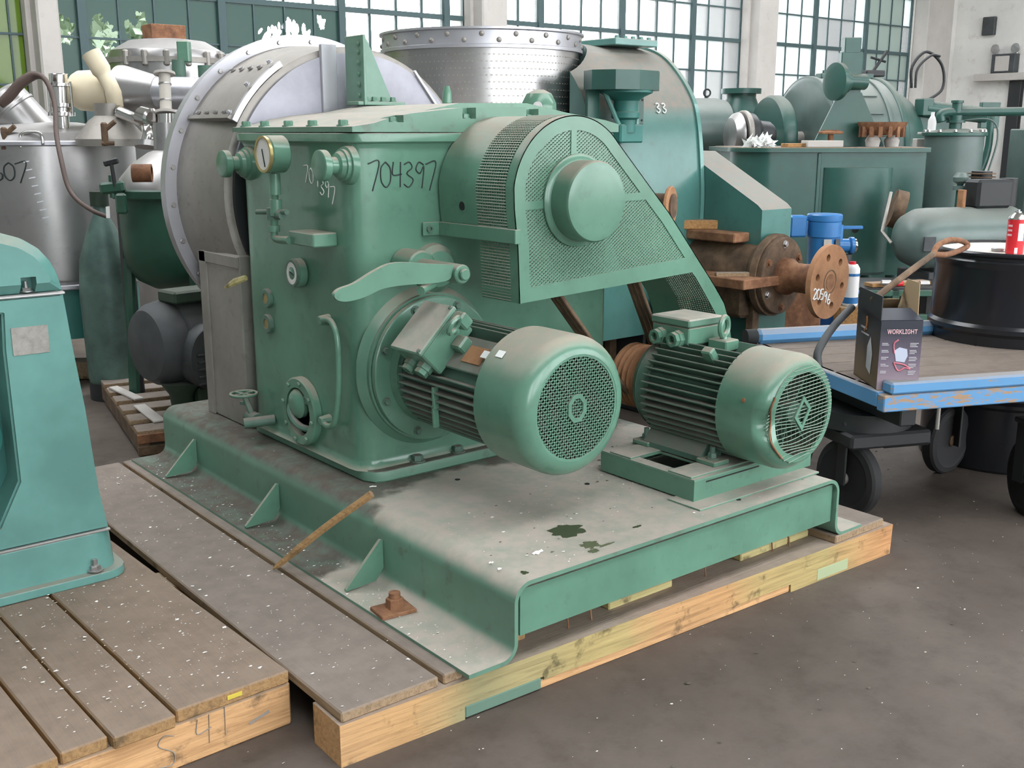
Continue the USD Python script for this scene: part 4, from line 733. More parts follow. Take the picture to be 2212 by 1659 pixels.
GK.part('bowl', lathe([(.02, .69), (.12, .70), (.2, .745), (.25, .82), (.265, .92), (.265, 1.17)], (*kc, 0), (0, 0, 1), 48), 'deep_green')
GK.part('rim', ringl((*kc, 1.17), (0, 0, 1), .2, .30, .05, 48, .008), 'deep_green')
GK.part('lid', lathe([(.27, 1.22), (.25, 1.27), (.19, 1.34), (.1, 1.40), (.07, 1.41), (.065, 1.55)], (*kc, 0), (0, 0, 1), 48), 'steel')
a = np.array((0.242, 3.209, 1.310)); GK.part('nozzle', ringl(a, (.80, -.45, 0), .032, .043, .09, 24), 'rust')
for k in range(3):
    an = 2.6 + k * 2.1; GK.part('leg', tube([(kc[0] + .24 * math.cos(an), kc[1] + .24 * math.sin(an), .85), (kc[0] + .27 * math.cos(an), kc[1] + .27 * math.sin(an), 0)], .03, 8), 'deep_green')
b = np.array((0.228, 3.462, 1.233)); GK.part('swing_clamp', cat(obox(b, ((.8, -.6, .1), (0, 0, 1)), (.12, .06, .05), .012), cyl(b + [0, 0, -.05], b + [.0, 0, .06], .016, n=10)), 'deep_green')
b = np.array((0.223, 3.437, 1.358)); GK.part('wing_nut', cat(obox(b, ((.8, -.6, .25), (0, 0, 1)), (.075, .03, .02), .006), cyl(b, b + [.01, 0, -.12], .01, n=8)), 'iron_black')
GK.part('tag', obox(np.array((0.141, 3.301, 1.123)), ((1, 0, 0), (0, 1, .1)), (.018, .003, .055)), 'chalk', smooth=False, label='small white tag')
GK.part('stand_post', cat(box(.33, .39, 3.68, 3.74, 0, 1.15, .01)), 'iron_black', smooth=False)
b = np.array((0.233, 3.369, 1.158)); GK.part('bracket', obox(b + [0, 0, .0], ((0, 0, 1), (.8, -.6, 0)), (.1, .05, .04), .01), 'deep_green')

SK = T('steel_kettle', 'large stainless steel kettle marked 0607 with pipes on its lid at left', 'kettle', (.35, 4.98, 0))
sc_ = (.36, 5.0); SR = .525
SK.part('shell', lathe([(.40, .60), (.50, .62), (SR, .66), (SR, 1.43)], (*sc_, 0), (0, 0, 1), 72), 'steel')
SK.part('rim', cat(ringl((*sc_, 1.425), (0, 0, 1), SR - .05, SR + .02, .03, 72, .006), ringl((*sc_, .60), (0, 0, 1), SR - .1, SR + .012, .03, 72, .006)), 'steel_bright')
SK.part('lid', lathe([(SR + .005, 1.455), (SR - .02, 1.50), (SR - .10, 1.525), (.2, 1.56), (.05, 1.565)], (*sc_, 0), (0, 0, 1), 72), 'steel')
SK.part('skirt', lathe([(.48, .30), (.48, .6), (.3, .6)], (*sc_, 0), (0, 0, 1), 48), 'teal_dark')
for an in (-.6, -1.9, -2.9, .8, 2.): SK.part('leg', box(sc_[0] + .44 * math.cos(an) - .05, sc_[0] + .44 * math.cos(an) + .05, sc_[1] + .44 * math.sin(an) - .05, sc_[1] + .44 * math.sin(an) + .05, 0, .36, .008), 'teal_dark', smooth=False)
d0 = np.array([sc_[0] - EYE[0], sc_[1] - EYE[1], 0]); d0 /= np.linalg.norm(d0); rt = np.array([d0[1], -d0[0], 0])
def on_shell(u, z, r=SR): a = math.asin(max(-1, min(1, u / r))); return np.array([*sc_, 0]) + rt * (r * math.sin(a)) - d0 * (r * math.cos(a)) + [0, 0, z]
tx = strokes('0607', (0, 0, 0), (1, 0, 0), (0, 1, .0), .10, .004, .62); v = tx.vertices
tx.vertices = np.array([on_shell(x - .35, 1.235 + y, SR + .001 + z) for x, y, z in v]); SK.part('marker_number', tx, 'marker_black', smooth=True, label='faded marker number 0607')
for k in range(8):
    p = on_shell(-.1 + .01 * k, 1.34 - .045 * k, SR + .001); SK.part('weld_mark', obox(p, (rt + [0, 0, .2], d0), (.035, .002, .006)), 'steel_bright', smooth=False)
ax = np.array((0.261, 4.934, 1.522)) ; ax0 = np.array((0.134, 4.997, 1.698)); ad = (ax - ax0) * -1; ad /= np.linalg.norm(ad)
SK.part('manway', cat(lathe([(.145, -.08), (.145, .12), (.152, .125), (.152, .14), (.145, .145), (.145, .23), (.1, .25)], ax, ad, 40)), 'steel', smooth=30)
SK.part('manway_hole', cyl(np.array((0.166, 4.860, 1.548)), np.array((0.158, 4.828, 1.548)), .014, n=14), 'black_hole')
h = [(0.102, 4.542, 1.414), (0.115, 4.554, 1.491), (0.195, 4.492, 1.498), (0.202, 4.467, 1.435)]; SK.part('lid_handle', tube(curve([np.array(x) for x in h], 6), .009, 8), 'chrome', smooth=True)
for u, v_, n_ in ((225, 285, 0), (10, 305, 1)):
    b = np.array((0.480, 4.259, 1.491) if n_ == 0 else (0.038, 4.609, 1.465)); SK.part('lid_clamp', cat(obox(b, ((0, 0, 1), (1, 0, 0)), (.13, .03, .04), .008), cyl(b + [0, 0, .02], b + [.05, -.04, .07], .014, n=8), cyl(b + [-.02, 0, -.05], b + [.04, -.03, -.05], .012, n=8)), 'rust_dark')
sg = np.array((0.362, 4.611, 1.464)); SK.part('sight_valve', lathe([(.06, 0), (.06, .015), (.04, .02), (.04, .125), (.075, .13), (.075, .15), (.055, .155), (.055, .175), (.07, .18), (.07, .2)], sg, (0, 0, 1), 28), 'chrome')
SK.part('sight_body', lathe([(.058, .2), (.06, .29), (.075, .295), (.075, .31), (.05, .315), (.05, .36), (.055, .365)], sg, (0, 0, 1), 28), 'chrome')
for k in range(4):
    an = k * math.pi / 2 + .5; SK.part('valve_rod', cyl(sg + [.085 * math.cos(an), .085 * math.sin(an), .13], sg + [.085 * math.cos(an), .085 * math.sin(an), .32], .007, n=8), 'chrome')
hz = curve([np.array(x) for x in ((0.031, 4.604, 1.652), (0.078, 4.580, 1.697), (0.139, 4.552, 1.768), (0.206, 4.511, 1.811), (0.236, 4.411, 1.778), (0.238, 4.306, 1.652), (0.190, 4.164, 1.491), (0.159, 4.014, 1.347), (0.150, 3.919, 1.230), (0.160, 3.825, 1.162), (0.184, 3.658, 1.110), (0.221, 3.554, 1.084))], 6)
mat('hose_brown', {'p': ('principled_bsdf', {'base_color': (.085, .055, .045), 'roughness': .65})}, [], 'p.BSDF')
solo('steam_hose', tube(hz, np.interp(np.linspace(0, 1, len(hz)), [0, .08, .25, .33, 1], [.026, .03, .028, .014, .011]), 10), 'hose_brown', 'brown hose looping from the steel kettle lid down to the green kettle', 'hose', smooth=True)
PI_ = T('steel_pipe', 'large horizontal stainless pipe with wrapped end above the steel kettle', 'pipe', (.8, 4.6, 1.6))
p0, p1 = np.array((0.520, 4.699, 1.741)), np.array((0.759, 4.436, 1.728)); p2 = np.array((1.011, 4.097, 1.717))
PI_.part('tube', cat(cyl(p0, p2, .092, n=36)), 'steel_bright'); PI_.part('reducer', lathe([(.095, 0), (.15, .06), (.15, .09), (.095, .3)], p0 + (p2 - p0) * .25, p2 - p0, 36), 'steel')
plain('wrap', (.75, .66, .48), .7)
PI_.part('end_wrap', lathe([(.10, -.03), (.115, 0), (.118, .07), (.105, .16), (.11, .2), (.1, .24)], p0 - (p2 - p0) * .01, p2 - p0, 30), 'wrap', label='cream wrapping tied over the pipe end')
wp = np.array((0.544, 4.476, 1.725)); PI_.part('wrap_tail', tube(curve([wp + [.09, -.02, -.14], wp + [.05, -.09, 0], wp + [.02, -.04, .1], wp + [-.03, 0, .22]], 5), [.05] * 6 + [.045] * 5 + [.055] * 5, 10), 'wrap', label='knotted cloth tail')
paint('lid_pale', (.62, .58, .52), .4, .3, var=.15)
TH_ = T('t_valve', 'tall white flanged valve stem in front of the stainless pipe', 'valve', (0.745, 4.018, 1.617))
a, b = np.array((0.747, 4.012, 1.604)), np.array((0.772, 4.059, 1.828)); TH_.part('stem', cyl(a, b, .032, n=20), 'lid_pale')
for k in (0, .94): TH_.part('flange', cyl(a + (b - a) * k, a + (b - a) * (k + .06), .058, n=20), 'column_paint')
for k in (.3, .7): TH_.part('rib', cyl(a + (b - a) * k, a + (b - a) * (k + .03), .036, n=20), 'steel')
TH_.part('body', cat(lathe([(.05, 0), (.05, .05), (.035, .07), (.035, .14), (.045, .15), (.045, .17), (.03, .18), (.03, .3)], a, (0.02, 0, -1), 24)), 'chrome')
CH = T('pipe_elbow', 'chrome elbow pipe on the kettle lid below the horizontal stainless pipe', 'pipe', (0.691, 4.178, 1.567))
CH.part('elbow', tube(curve([np.array(x) for x in ((0.594, 4.338, 1.619), (0.642, 4.222, 1.580), (0.665, 4.131, 1.562), (0.654, 4.057, 1.503), (0.634, 4.054, 1.440))], 6), .035, 14), 'chrome', smooth=True); CH.part('collar', cyl(np.array((0.655, 4.147, 1.587)), np.array((0.684, 4.053, 1.571)), .06, n=24, b=.012), 'chrome'); CH.part('bottom_flange', cyl(np.array((0.631, 4.050, 1.420)), np.array((0.636, 4.056, 1.450)), .06, n=24), 'steel')
t = T('steel_box', 'small grey steel lid cone between the two kettles', 'lid', (0.562, 4.391, 1.490)); b = np.array((0.576, 4.438, 1.464)); t.part('cone', lathe([(.2, -.04), (.2, 0), (.12, .1), (.08, .13), (.08, .2)], b, (0, 0, 1), 36), 'steel_dull')

FL = T('steel_hopper', 'big stainless round vessel top with green fittings far behind the pipes', 'vessel', (1.9, 6.55, 0))
fc = (1.88, 6.75)
FL.part('shell', lathe([(.46, 0.0), (.46, 1.9), (.47, 2.05), (.44, 2.13), (.3, 2.21), (.1, 2.235)], (*fc, 0), (0, 0, 1), 56), 'steel')
FL.part('seam_band', ringl((*fc, 2.03), (0, 0, 1), .44, .485, .04, 56), 'steel_dull')
for k in range(7):
    an = 3.6 + k * .35; FL.part('clamp', obox((fc[0] + .47 * math.cos(an), fc[1] + .47 * math.sin(an), 2.06), ((0, 0, 1), (1, 0, 0)), (.12, .04, .05), .01), 'steel_dull', smooth=False)
b = np.array((1.754, 6.118, 2.093)); FL.part('green_box', obox(b, ((0, 0, 1), (.8, -.6, 0)), (.16, .09, .09), .01), 'green_paint', smooth=False); FL.part('green_motor', cat(cyl(b + [-.05, 0, -.2], b + [-.05, 0, -.06], .05), cyl(b + [.12, -.1, -.22], b + [.12, -.1, -.1], .06), obox(b + [.0, 0, -.25], ((1, 0, 0), (0, 1, 0)), (.3, .15, .06), .01)), 'green_dirty')
FL.part('neck_box', cat(box(1.70, 1.98, 6.6, 6.8, 2.22, 2.33, .004)), 'rust', label='rusty square neck on top')

# ------------------------------------------------------------------ blue trolley and what stands on it
TZ = .615                                                     # top of its end rails
A0 = np.array((1.804, 0.076, 0.615)); A0[2] = 0
e1 = np.array([.915, -.403, 0]); e2 = np.array([.403, .915, 0]); UP = np.array([0, 0, 1.])
def tl(a, b, z): return A0 + e1 * a + e2 * b + UP * z
def tbox(a0, a1, b0, b1, z0, z1, bev=.004): return obox(tl((a0 + a1) / 2, (b0 + b1) / 2, (z0 + z1) / 2), (e1, e2), (a1 - a0, b1 - b0, z1 - z0), bev)
def worn(name, color, w, amt=.52, sc=7.):
    mat(name, {'g': ('geometry', {}), 'm': ('mapping', {'scale': (2, 2, 9)}), 'n': ('noise_texture', {'scale': sc, 'detail': 7., 'roughness': .7}), 'f': ('map_range', {'range_type': 'smoothstep', 'from_min': amt, 'from_max': amt + .08, 'clamp': True}), 'mx': ('mix', {'color1': color, 'color2': w}),
      'sx': ('separate_xyz', {}), 'up': ('map_range', {'range_type': 'smoothstep', 'from_min': .4, 'from_max': .9, 'to_max': .85, 'clamp': True}), 'md': ('mix', {'color2': (.26, .22, .18)}), 'p': ('principled_bsdf', {'roughness': .6})},
      [('g.position', 'm.vector'), ('m.vector', 'n.vector'), ('n.fac', 'f.value'), ('f.result', 'mx.fac'), ('g.normal', 'sx.vector'), ('sx.z', 'up.value'), ('mx.color', 'md.color1'), ('up.result', 'md.fac'), ('md.color', 'p.base_color')], 'p.BSDF')
worn('blue_worn', (.10, .28, .52), (.36, .22, .11), .60); worn('blue_scuffed', (.10, .28, .52), (.36, .23, .13), .50)
wood('deck_board', (.2, .16, .12), (.13, .1, .08), 'x', dirt=(.165, .135, .115), dirtamt=.92)
plain('rubber', (.014, .014, .015), .75)
TR = T('platform_trolley', 'low blue wooden platform trolley with black wheels at right', 'trolley', tl(.6, .5, 0))
for i in range(6): TR.part('deck_board', tbox(.01, 1.32, .075 + .155 * i, .075 + .155 * i + .15, .545, .575, .004), 'deck_board', smooth=False)
TR.part('front_rail', tbox(.015, 1.34, -.005, .06, .57, TZ, .008), 'blue_worn', smooth=False); TR.part('front_board', tbox(-.01, 1.35, .0, .045, .505, .568, .004), 'blue_scuffed', smooth=False)
TR.part('rear_rail', tbox(-.01, .95, .96, 1.03, .575, .64, .02), 'blue_worn', smooth=False); TR.part('rear_board', tbox(-.01, 1.35, .985, 1.03, .505, .572, .004), 'blue_scuffed', smooth=False)
TR.part('rail_socket', cyl(tl(-.06, .995, .608), tl(-.008, .995, .608), .034, n=20), 'black_hole')
TR.part('side_board', tbox(-.012, .03, .045, .985, .515, .575, .004), 'blue_worn', smooth=False); TR.part('side_board', tbox(1.30, 1.345, .045, .985, .515, .575, .004), 'blue_worn', smooth=False)
for a in (.1, 1.22): TR.part('axle_beam', tbox(a, a + .07, .05, .98, .43, .512, .005), 'iron_black', smooth=False)
TR.part('fifth_wheel', cat(cyl(tl(.16, .40, .36), tl(.16, .40, .43), .2, n=32), tbox(.0, .36, .2, .62, .30, .36, .01)), 'iron_black')
TR.part('tread_lug', cat(tbox(.05, .30, .62, .68, .25, .32, .01), tbox(.2, .42, .28, .33, .27, .32, .008)), 'iron_black', smooth=False)
def wheel(a, b, r=.155, ang=0., hub='steel_dull'):
    c = tl(a, b, r); d = -(e1 * math.cos(ang) + e2 * math.sin(ang)) ; w = .055
    t = TR.part('wheel', lathe([(.02, -w / 2), (r - .045, -w / 2), (r - .03, -w / 2 - .006), (r - .008, -w / 2), (r, -w / 2 + .01), (r, w / 2 - .01), (r - .008, w / 2), (r - .03, w / 2 + .006), (r - .045, w / 2), (.02, w / 2)], c, d, 40), 'rubber')
    TR.part('hub', cat(cyl(c - d * (w / 2 + .012), c + d * (w / 2 + .012), .026, n=18, b=.004)), hub, under=t)
    TR.part('fork', cat([obox(c + d * s * .045 + UP * .11, (e2, UP), (.06, .26, .01), .002) for s in (-1, 1)], obox(c + UP * .235, (e1, e2), (.13, .09, .02), .004)), 'iron_black', under=t, smooth=False)
wheel(.07, .31, ang=.25); wheel(.77, .12, ang=-.3); wheel(.80, .68, ang=-1.2, hub='rust_dark'); wheel(.15, .9)
p = tl(.24, .02, 0); TR.part('drop_bolt', cyl(p + UP * .42, p + UP * .505, .008, n=8), 'steel_dull')

BX = T('worklight_box', 'open black cardboard box printed WORKLIGHT on the blue trolley', 'box', (1.841, 0.144, 0.576))
b0 = np.array((1.828, 0.136, 0.576))
ex, ey_ = np.array([.778, -.628, 0]), np.array([.628, .778, 0]); wx, wy, HB = .152, .27, .258
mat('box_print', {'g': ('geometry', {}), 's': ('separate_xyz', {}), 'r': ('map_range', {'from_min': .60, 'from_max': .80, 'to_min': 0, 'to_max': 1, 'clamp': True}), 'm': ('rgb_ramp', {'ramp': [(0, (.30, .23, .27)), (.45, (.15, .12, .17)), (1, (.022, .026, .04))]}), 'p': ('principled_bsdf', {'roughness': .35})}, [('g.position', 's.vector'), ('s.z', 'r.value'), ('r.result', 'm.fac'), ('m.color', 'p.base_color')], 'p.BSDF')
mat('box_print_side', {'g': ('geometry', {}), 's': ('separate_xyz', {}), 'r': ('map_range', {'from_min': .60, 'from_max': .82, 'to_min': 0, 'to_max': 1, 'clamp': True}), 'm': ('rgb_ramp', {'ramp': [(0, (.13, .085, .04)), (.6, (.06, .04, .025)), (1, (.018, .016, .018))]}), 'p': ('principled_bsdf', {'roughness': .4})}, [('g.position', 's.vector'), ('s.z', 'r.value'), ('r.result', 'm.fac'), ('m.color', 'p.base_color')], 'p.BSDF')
plain('cardboard', (.36, .26, .15), .85); plain('print_pink', (.75, .48, .52), .5); plain('print_grey', (.48, .47, .50), .5); plain('print_lamp', (.5, .55, .68), .4); plain('print_red', (.62, .18, .24), .5); plain('print_orange', (.42, .16, .05), .5)
def bpt(x, y, z): return b0 + ex * x + ey_ * y + UP * z
def bpan(x0, x1, y0, y1, z0, z1): return obox(bpt((x0 + x1) / 2, (y0 + y1) / 2, (z0 + z1) / 2), (ex, ey_), (max(x1 - x0, .003), max(y1 - y0, .003), max(z1 - z0, .003)))
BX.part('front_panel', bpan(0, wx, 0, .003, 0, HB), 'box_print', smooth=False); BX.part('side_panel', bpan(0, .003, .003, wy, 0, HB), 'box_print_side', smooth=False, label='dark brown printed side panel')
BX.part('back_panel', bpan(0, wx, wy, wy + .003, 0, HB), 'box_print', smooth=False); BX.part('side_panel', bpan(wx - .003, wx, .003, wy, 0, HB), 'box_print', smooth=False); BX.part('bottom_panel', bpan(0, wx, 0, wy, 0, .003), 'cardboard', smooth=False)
def flap(o, u, v, w, h, m, label=None, cut=.2):
    q = [o, o + u * w, o + u * w * (1 - cut) + v * h, o + u * w * cut + v * h]; n = np.cross(u, v); n /= np.linalg.norm(n)
    vv = np.array([x for x in q] + [x + n * .003 for x in q]); BX.part('flap', trimesh.Trimesh(vv, BOXF, process=False), m, smooth=False, label=label)
flap(bpt(.0, wy, HB), -ey_, UP * 1.0 + ex * .02, wy, .088, 'box_print_side', 'upright side flap with faint print', .02)
flap(bpt(wx, .06, HB), ey_, UP * .95 + ex * .1, wy * .78, .13, 'cardboard', 'raised plain cardboard flap')
flap(bpt(0, .003, HB - .001), ex, ey_ * .8 + UP * .28, wx, .11, 'box_print', None, .12)
flap(bpt(wx, wy, HB), -ex, -ey_ * .5 + UP * .5, wx, .09, 'cardboard', None, .08)
R3 = np.array([ex, UP, -ey_])
def on_front(m, x, z): m.vertices = bpt(x, -.0012, z) + m.vertices @ R3; return m
w_ = meshkit.text_mesh('WORKLIGHT', .016, .0008, True); sc = (wx * .72) / (w_.bounds[1][0] - w_.bounds[0][0]); w_.apply_scale([sc, 1, 1])
BX.part('title_print', on_front(w_, wx * .15, HB - .048), 'print_pink', smooth=False, label='printed word WORKLIGHT')
r = random.Random(3); ln = []
for col, x0 in ((0, .05), (1, .72)):
    for k in range(5):
        for j in range(3 if col else 2):
            ln.append(on_front(box(0, wx * r.uniform(.12, .21), 0, .003, 0, .0006), wx * x0, HB - .085 - k * .026 - j * .006))
BX.part('small_print', cat(ln), 'print_grey', smooth=False, kind='stuff')
def disc2(pts): return prism(Polygon(pts), 'z', 0, .0007)
lamp = disc2([(.02, .0), (.052, -.004), (.062, .02), (.058, .045), (.03, .052), (.012, .04)]); BX.part('lamp_print', on_front(lamp, wx * .28, HB - .15), 'print_lamp', smooth=False)
BX.part('lamp_frame_print', on_front(cat(tube(curve([(.012, .0, 0), (.03, -.03, 0), (.055, -.02, 0), (.075, -.025, 0), (.05, -.008, 0), (.012, .0, 0)], 5), .003, 5), tube(curve([(.012, .035, 0), (.008, .07, 0), (.024, .085, 0)], 4), .003, 5)), wx * .28, HB - .155), 'print_red', smooth=True)
Rs = np.array([-ey_, UP, -ex])
def on_side(m, y, z): m.vertices = bpt(-.0012, y, z) + m.vertices @ Rs; return m
BX.part('lamp_print', on_side(disc2([(.0, .0), (.05, -.02), (.06, .06), (.03, .12), (.0, .08)]), .13, .06), 'print_grey', smooth=False)
BX.part('side_print', cat([on_side(box(0, .14, 0, .012, 0, .0006), wy - .06, HB - .002 + .05), on_side(box(0, .07, 0, .008, 0, .0006), wy - .05, HB - .06), on_side(box(0, .09, 0, .006, 0, .0006), wy - .06, HB - .08)]), 'print_grey', smooth=False, kind='stuff')
BX.part('cord_print', on_side(tube(curve([(0, 0, 0), (.02, .03, 0), (.015, .06, 0)], 5), .004, 5), .17, .19), 'print_orange', smooth=True)

hp = curve([np.array(x) for x in ((1.691, 0.297, 0.655), (1.695, 0.307, 0.700), (1.735, 0.314, 0.741), (1.815, 0.329, 0.786), (1.894, 0.341, 0.819), (1.966, 0.355, 0.842))], 8)
solo('rubber_hose', tube(hp, .015, 10), 'motor_grey', 'dark grey hose rising from the trolley deck behind the black box', 'hose', smooth=True)
rod = [np.array(x) for x in ((1.902, 0.225, 0.893), (2.198, 0.271, 0.964), (2.493, 0.338, 1.012))]
lp = [np.array(x) for x in ((2.493, 0.338, 1.012), (2.551, 0.353, 1.044), (2.678, 0.373, 1.057), (2.842, 0.407, 1.039), (2.896, 0.409, 1.017), (2.814, 0.393, 1.004), (2.632, 0.354, 1.000), (2.493, 0.338, 1.012))]
H = T('pull_handle', 'rusty trolley pull rod with looped handle leaning on the black drum', 'handle', rod[0])
H.part('rod', tube(curve(rod, 8), .013, 10), 'rust_dark', smooth=True); H.part('loop', tube(curve(lp, 6), .012, 10), 'rust', smooth=True)

plain('drum_black', (.012, .013, .016), .22)
dc = (3.271, 0.367, 1.003); dcx, dcy = dc[0], dc[1]; DRD = .35; DT = .985
BD = T('steel_drum', 'large black steel drum with pale lid at the right edge', 'drum', (dcx, dcy, 0))
BD.part('shell', lathe([(DRD - .01, .0), (DRD, .012), (DRD, .29), (DRD + .012, .305), (DRD + .012, .32), (DRD, .335), (DRD, .62), (DRD + .012, .635), (DRD + .012, .655), (DRD, .67), (DRD, DT - .075), (DRD + .008, DT - .06), (DRD + .008, DT - .04), (DRD, DT - .03), (DRD, DT - .01)], (dcx, dcy, 0), (0, 0, 1), 72), 'drum_black')
BD.part('rim', ringl((dcx, dcy, DT - .018), (0, 0, 1), DRD - .015, DRD + .012, .022, 72, .007), 'drum_black')
BD.part('lid', cyl((dcx, dcy, DT - .02), (dcx, dcy, DT - .008), DRD - .012, n=64), 'lid_pale'); BD.part('bung', cyl(np.add((3.136, 0.385, 1.010), 0) * [1, 1, 0] + [0, 0, DT - .008], np.add((3.136, 0.385, 1.010), 0) * [1, 1, 0] + [0, 0, DT + .008], .035, n=20, b=.003), 'steel')
cb = (3.084, 0.292, 0.998)
SC = T('spray_can', 'red and white spray can standing on the black drum lid', 'spray can', (cb[0], cb[1], DT - .008))
plain('can_red', (.62, .025, .035), .25); plain('can_white', (.82, .80, .80), .35); plain('can_blue', (.16, .1, .35), .35)
cz_ = DT - .008; cr = .037; HC = .152
SC.part('body', lathe([(cr - .003, 0), (cr, .004), (cr, HC)], (cb[0], cb[1], cz_), (0, 0, 1), 36), 'can_red'); SC.part('shoulder', lathe([(cr + .001, HC), (cr + .001, HC + .006), (cr - .008, HC + .018), (.016, HC + .028), (.016, HC + .034)], (cb[0], cb[1], cz_), (0, 0, 1), 32), 'chrome'); SC.part('nozzle', cyl((cb[0], cb[1], cz_ + HC + .03), (cb[0], cb[1], cz_ + HC + .042), .008, n=12), 'steel_bright')
vd = math.atan2(EYE[1] - cb[1], EYE[0] - cb[0])
def canlab(a0, a1, z0, z1, m, nm='label'):
    aa = np.linspace(vd + a0, vd + a1, 10); rr_ = cr + .0006; v = np.concatenate([np.stack([cb[0] + rr_ * np.cos(aa), cb[1] + rr_ * np.sin(aa), np.full(10, cz_ + z)], 1) for z in (z0, z1)]); j = np.arange(9)
    SC.part(nm, trimesh.Trimesh(v, np.concatenate([np.stack([j, j + 1, j + 11], 1), np.stack([j, j + 11, j + 10], 1)]), process=False), m, smooth=True)
canlab(.25, 1.3, .06, .135, 'can_white'); canlab(.95, 1.4, .055, .13, 'can_blue', 'stripe'); canlab(.0, .35, .004, .03, 'can_white', 'barcode'); 
for z in (.12, .1, .08): canlab(-1.1, -.45, z, z + .009, 'print_pink', 'lettering')

# ------------------------------------------------------------------ rusty reducer, bench, pump and bucket
RG = T('flanged_shaft_reducer', 'rusty gear reducer with a drilled coupling flange chalked 205964', 'gear reducer', (3.0, 1.6, .55))
fc_ = np.array((2.985, 1.161, 0.768)); ay = np.array([.10, -1, -.02]); ay /= np.linalg.norm(ay); nb = -ay
def holed(ro, hr, pr_, n, ph, th, c, d, m, nm):
    g = Point(0, 0).buffer(ro, quad_segs=20)
    for k in range(n): g = g.difference(Point(pr_ * math.cos(ph + k * 2 * math.pi / n), pr_ * math.sin(ph + k * 2 * math.pi / n)).buffer(hr, quad_segs=5))
    ms = trimesh.creation.extrude_polygon(g, th, engine='earcut'); a, b, dd = frame(d); ms.vertices = np.asarray(c) + ms.vertices @ np.array([a, b, dd]); RG.part(nm, ms, m, smooth=30)
holed(.188, .019, .128, 6, .25, .028, fc_, nb, 'rust_orange', 'coupling_flange')
RG.part('flange_back', cyl(fc_ + nb * .028, fc_ + nb * .031, .15, n=32), 'black_hole')
RG.part('hub_center', cat(cyl(fc_ + ay * .002, fc_ + nb * .02, .04, n=24), ), 'rust'); RG.part('hub_groove', ringl(fc_ + ay * .001, nb, .055, .062, .005, 32), 'rust_dark')
RG.part('shaft', lathe([(.11, .03), (.085, .07), (.075, .14), (.075, .2), (.095, .23), (.095, .27)], fc_, nb, 36), 'rust')
sf = fc_ + nb * .27; RG.part('bearing_flange', cyl(sf, sf + nb * .035, .20, n=48, b=.004), 'rust_dark')
a_, b_, _d = frame(nb)
for k in range(6):
    q = sf + (a_ * math.cos(k * 1.047 + .5) + b_ * math.sin(k * 1.047 + .5)) * .165; RG.part('flange_bolt', hexbolt(q, ay, .016, .014), 'steel' if k % 2 else 'rust')
RG.part('body', cat(lathe([(.215, .035), (.215, .07), (.17, .12), (.165, .5), (.2, .56)], sf, nb, 40), obox(sf + nb * .36 + [0, 0, -.12], ((1, 0, 0), (0, 1, 0)), (.3, .5, .22), .02)), 'rust_dark')
RG.part('top_plate', obox(sf + nb * .42 + [0, 0, .185], ((1, 0, 0), (0, 1, 0)), (.32, .5, .05), .006), 'rust')
RG.part('top_timber', obox(sf + nb * .46 + [-.06, 0, .235], ((1, -.8, 0), (.8, 1, 0)), (.34, .09, .05), .004), 'plank_end', smooth=False)
sx_ = strokes('20596', (0, 0, 0), (1, 0, 0), (0, 1, 0), .052, .0035, .66, [0, -.1, -.2, -.5, -.75]); fx = np.array([1., .1, 0]); fx /= np.linalg.norm(fx)
sx_.vertices = fc_ + ay * .002 + fx * -.160 + UP * -.072 + sx_.vertices @ np.array([fx, UP, ay]); RG.part('chalk_number', sx_, 'chalk', smooth=True, label='white chalk number on the flange')
BN = T('iron_bench', 'brown iron bench under the rusty reducer', 'bench', (2.75, 1.9, 0))
BN.part('bench_top', obox(np.array((2.841, 1.737, 0.760)), ((1, 0, 0), (0, 1, 0)), (.5, .7, .05), .004), 'rust', smooth=False)
BN.part('bench_end', obox(np.array((2.691, 1.535, 0.782)) + [0, 0, 0], ((.8, -.6, 0), (.6, .8, 0)), (.19, .04, .045), .003), 'plank_grey', smooth=False)
q = np.array((2.853, 1.530, 0.762))
for dx, dy in ((0, 0), (-.42, .1), (.05, .6), (-.4, .65)): BN.part('leg', box(q[0] + dx - .025, q[0] + dx + .025, q[1] + dy - .025, q[1] + dy + .025, 0, .76, .004), 'rust_dark', smooth=False)
BN.part('cross_panel', box(q[0] - .40, q[0] + .03, q[1] + .3, q[1] + .34, .1, .7), 'iron_black', smooth=False)
BN.part('side_plate', obox(np.array((3.339, 1.700, 0.440)) * [1, 1, 0] + [0, 0, .33], ((.8, -.6, 0), (.6, .8, 0)), (.42, .05, .66), .004), 'rust', smooth=False)
BU = T('bucket', 'blue plastic bucket behind the rusty coupling flange', 'bucket', (3.5, 1.5, .0))
plain('plastic_blue', (.015, .09, .30), .4); plain('blue_pump', (.035, .17, .42), .3)
uq = np.array((3.747, 1.672, 0.564)); uq[2] = .30
BU.part('body', lathe([(.115, .0), (.118, .005), (.15, .30), (.146, .30), (.115, .01)], uq, (0, 0, 1), 40), 'plastic_blue'); BU.part('rim', ringl(uq + [0, 0, .285], (0, 0, 1), .146, .158, .02, 40, .005), 'plastic_blue')
solo('crate', obox(uq * [1, 1, 0] + [.02, .0, .15], ((.8, -.6, 0), (.6, .8, 0)), (.5, .34, .298), .005), 'rust', 'brown box under the blue bucket', 'box', smooth=False)
uq2 = np.array((3.673, 1.494, 0.650)); JG = T('bottle', 'white and blue labelled bottle beside the rusty coupling flange', 'bottle', uq2 + [0, 0, -.1])
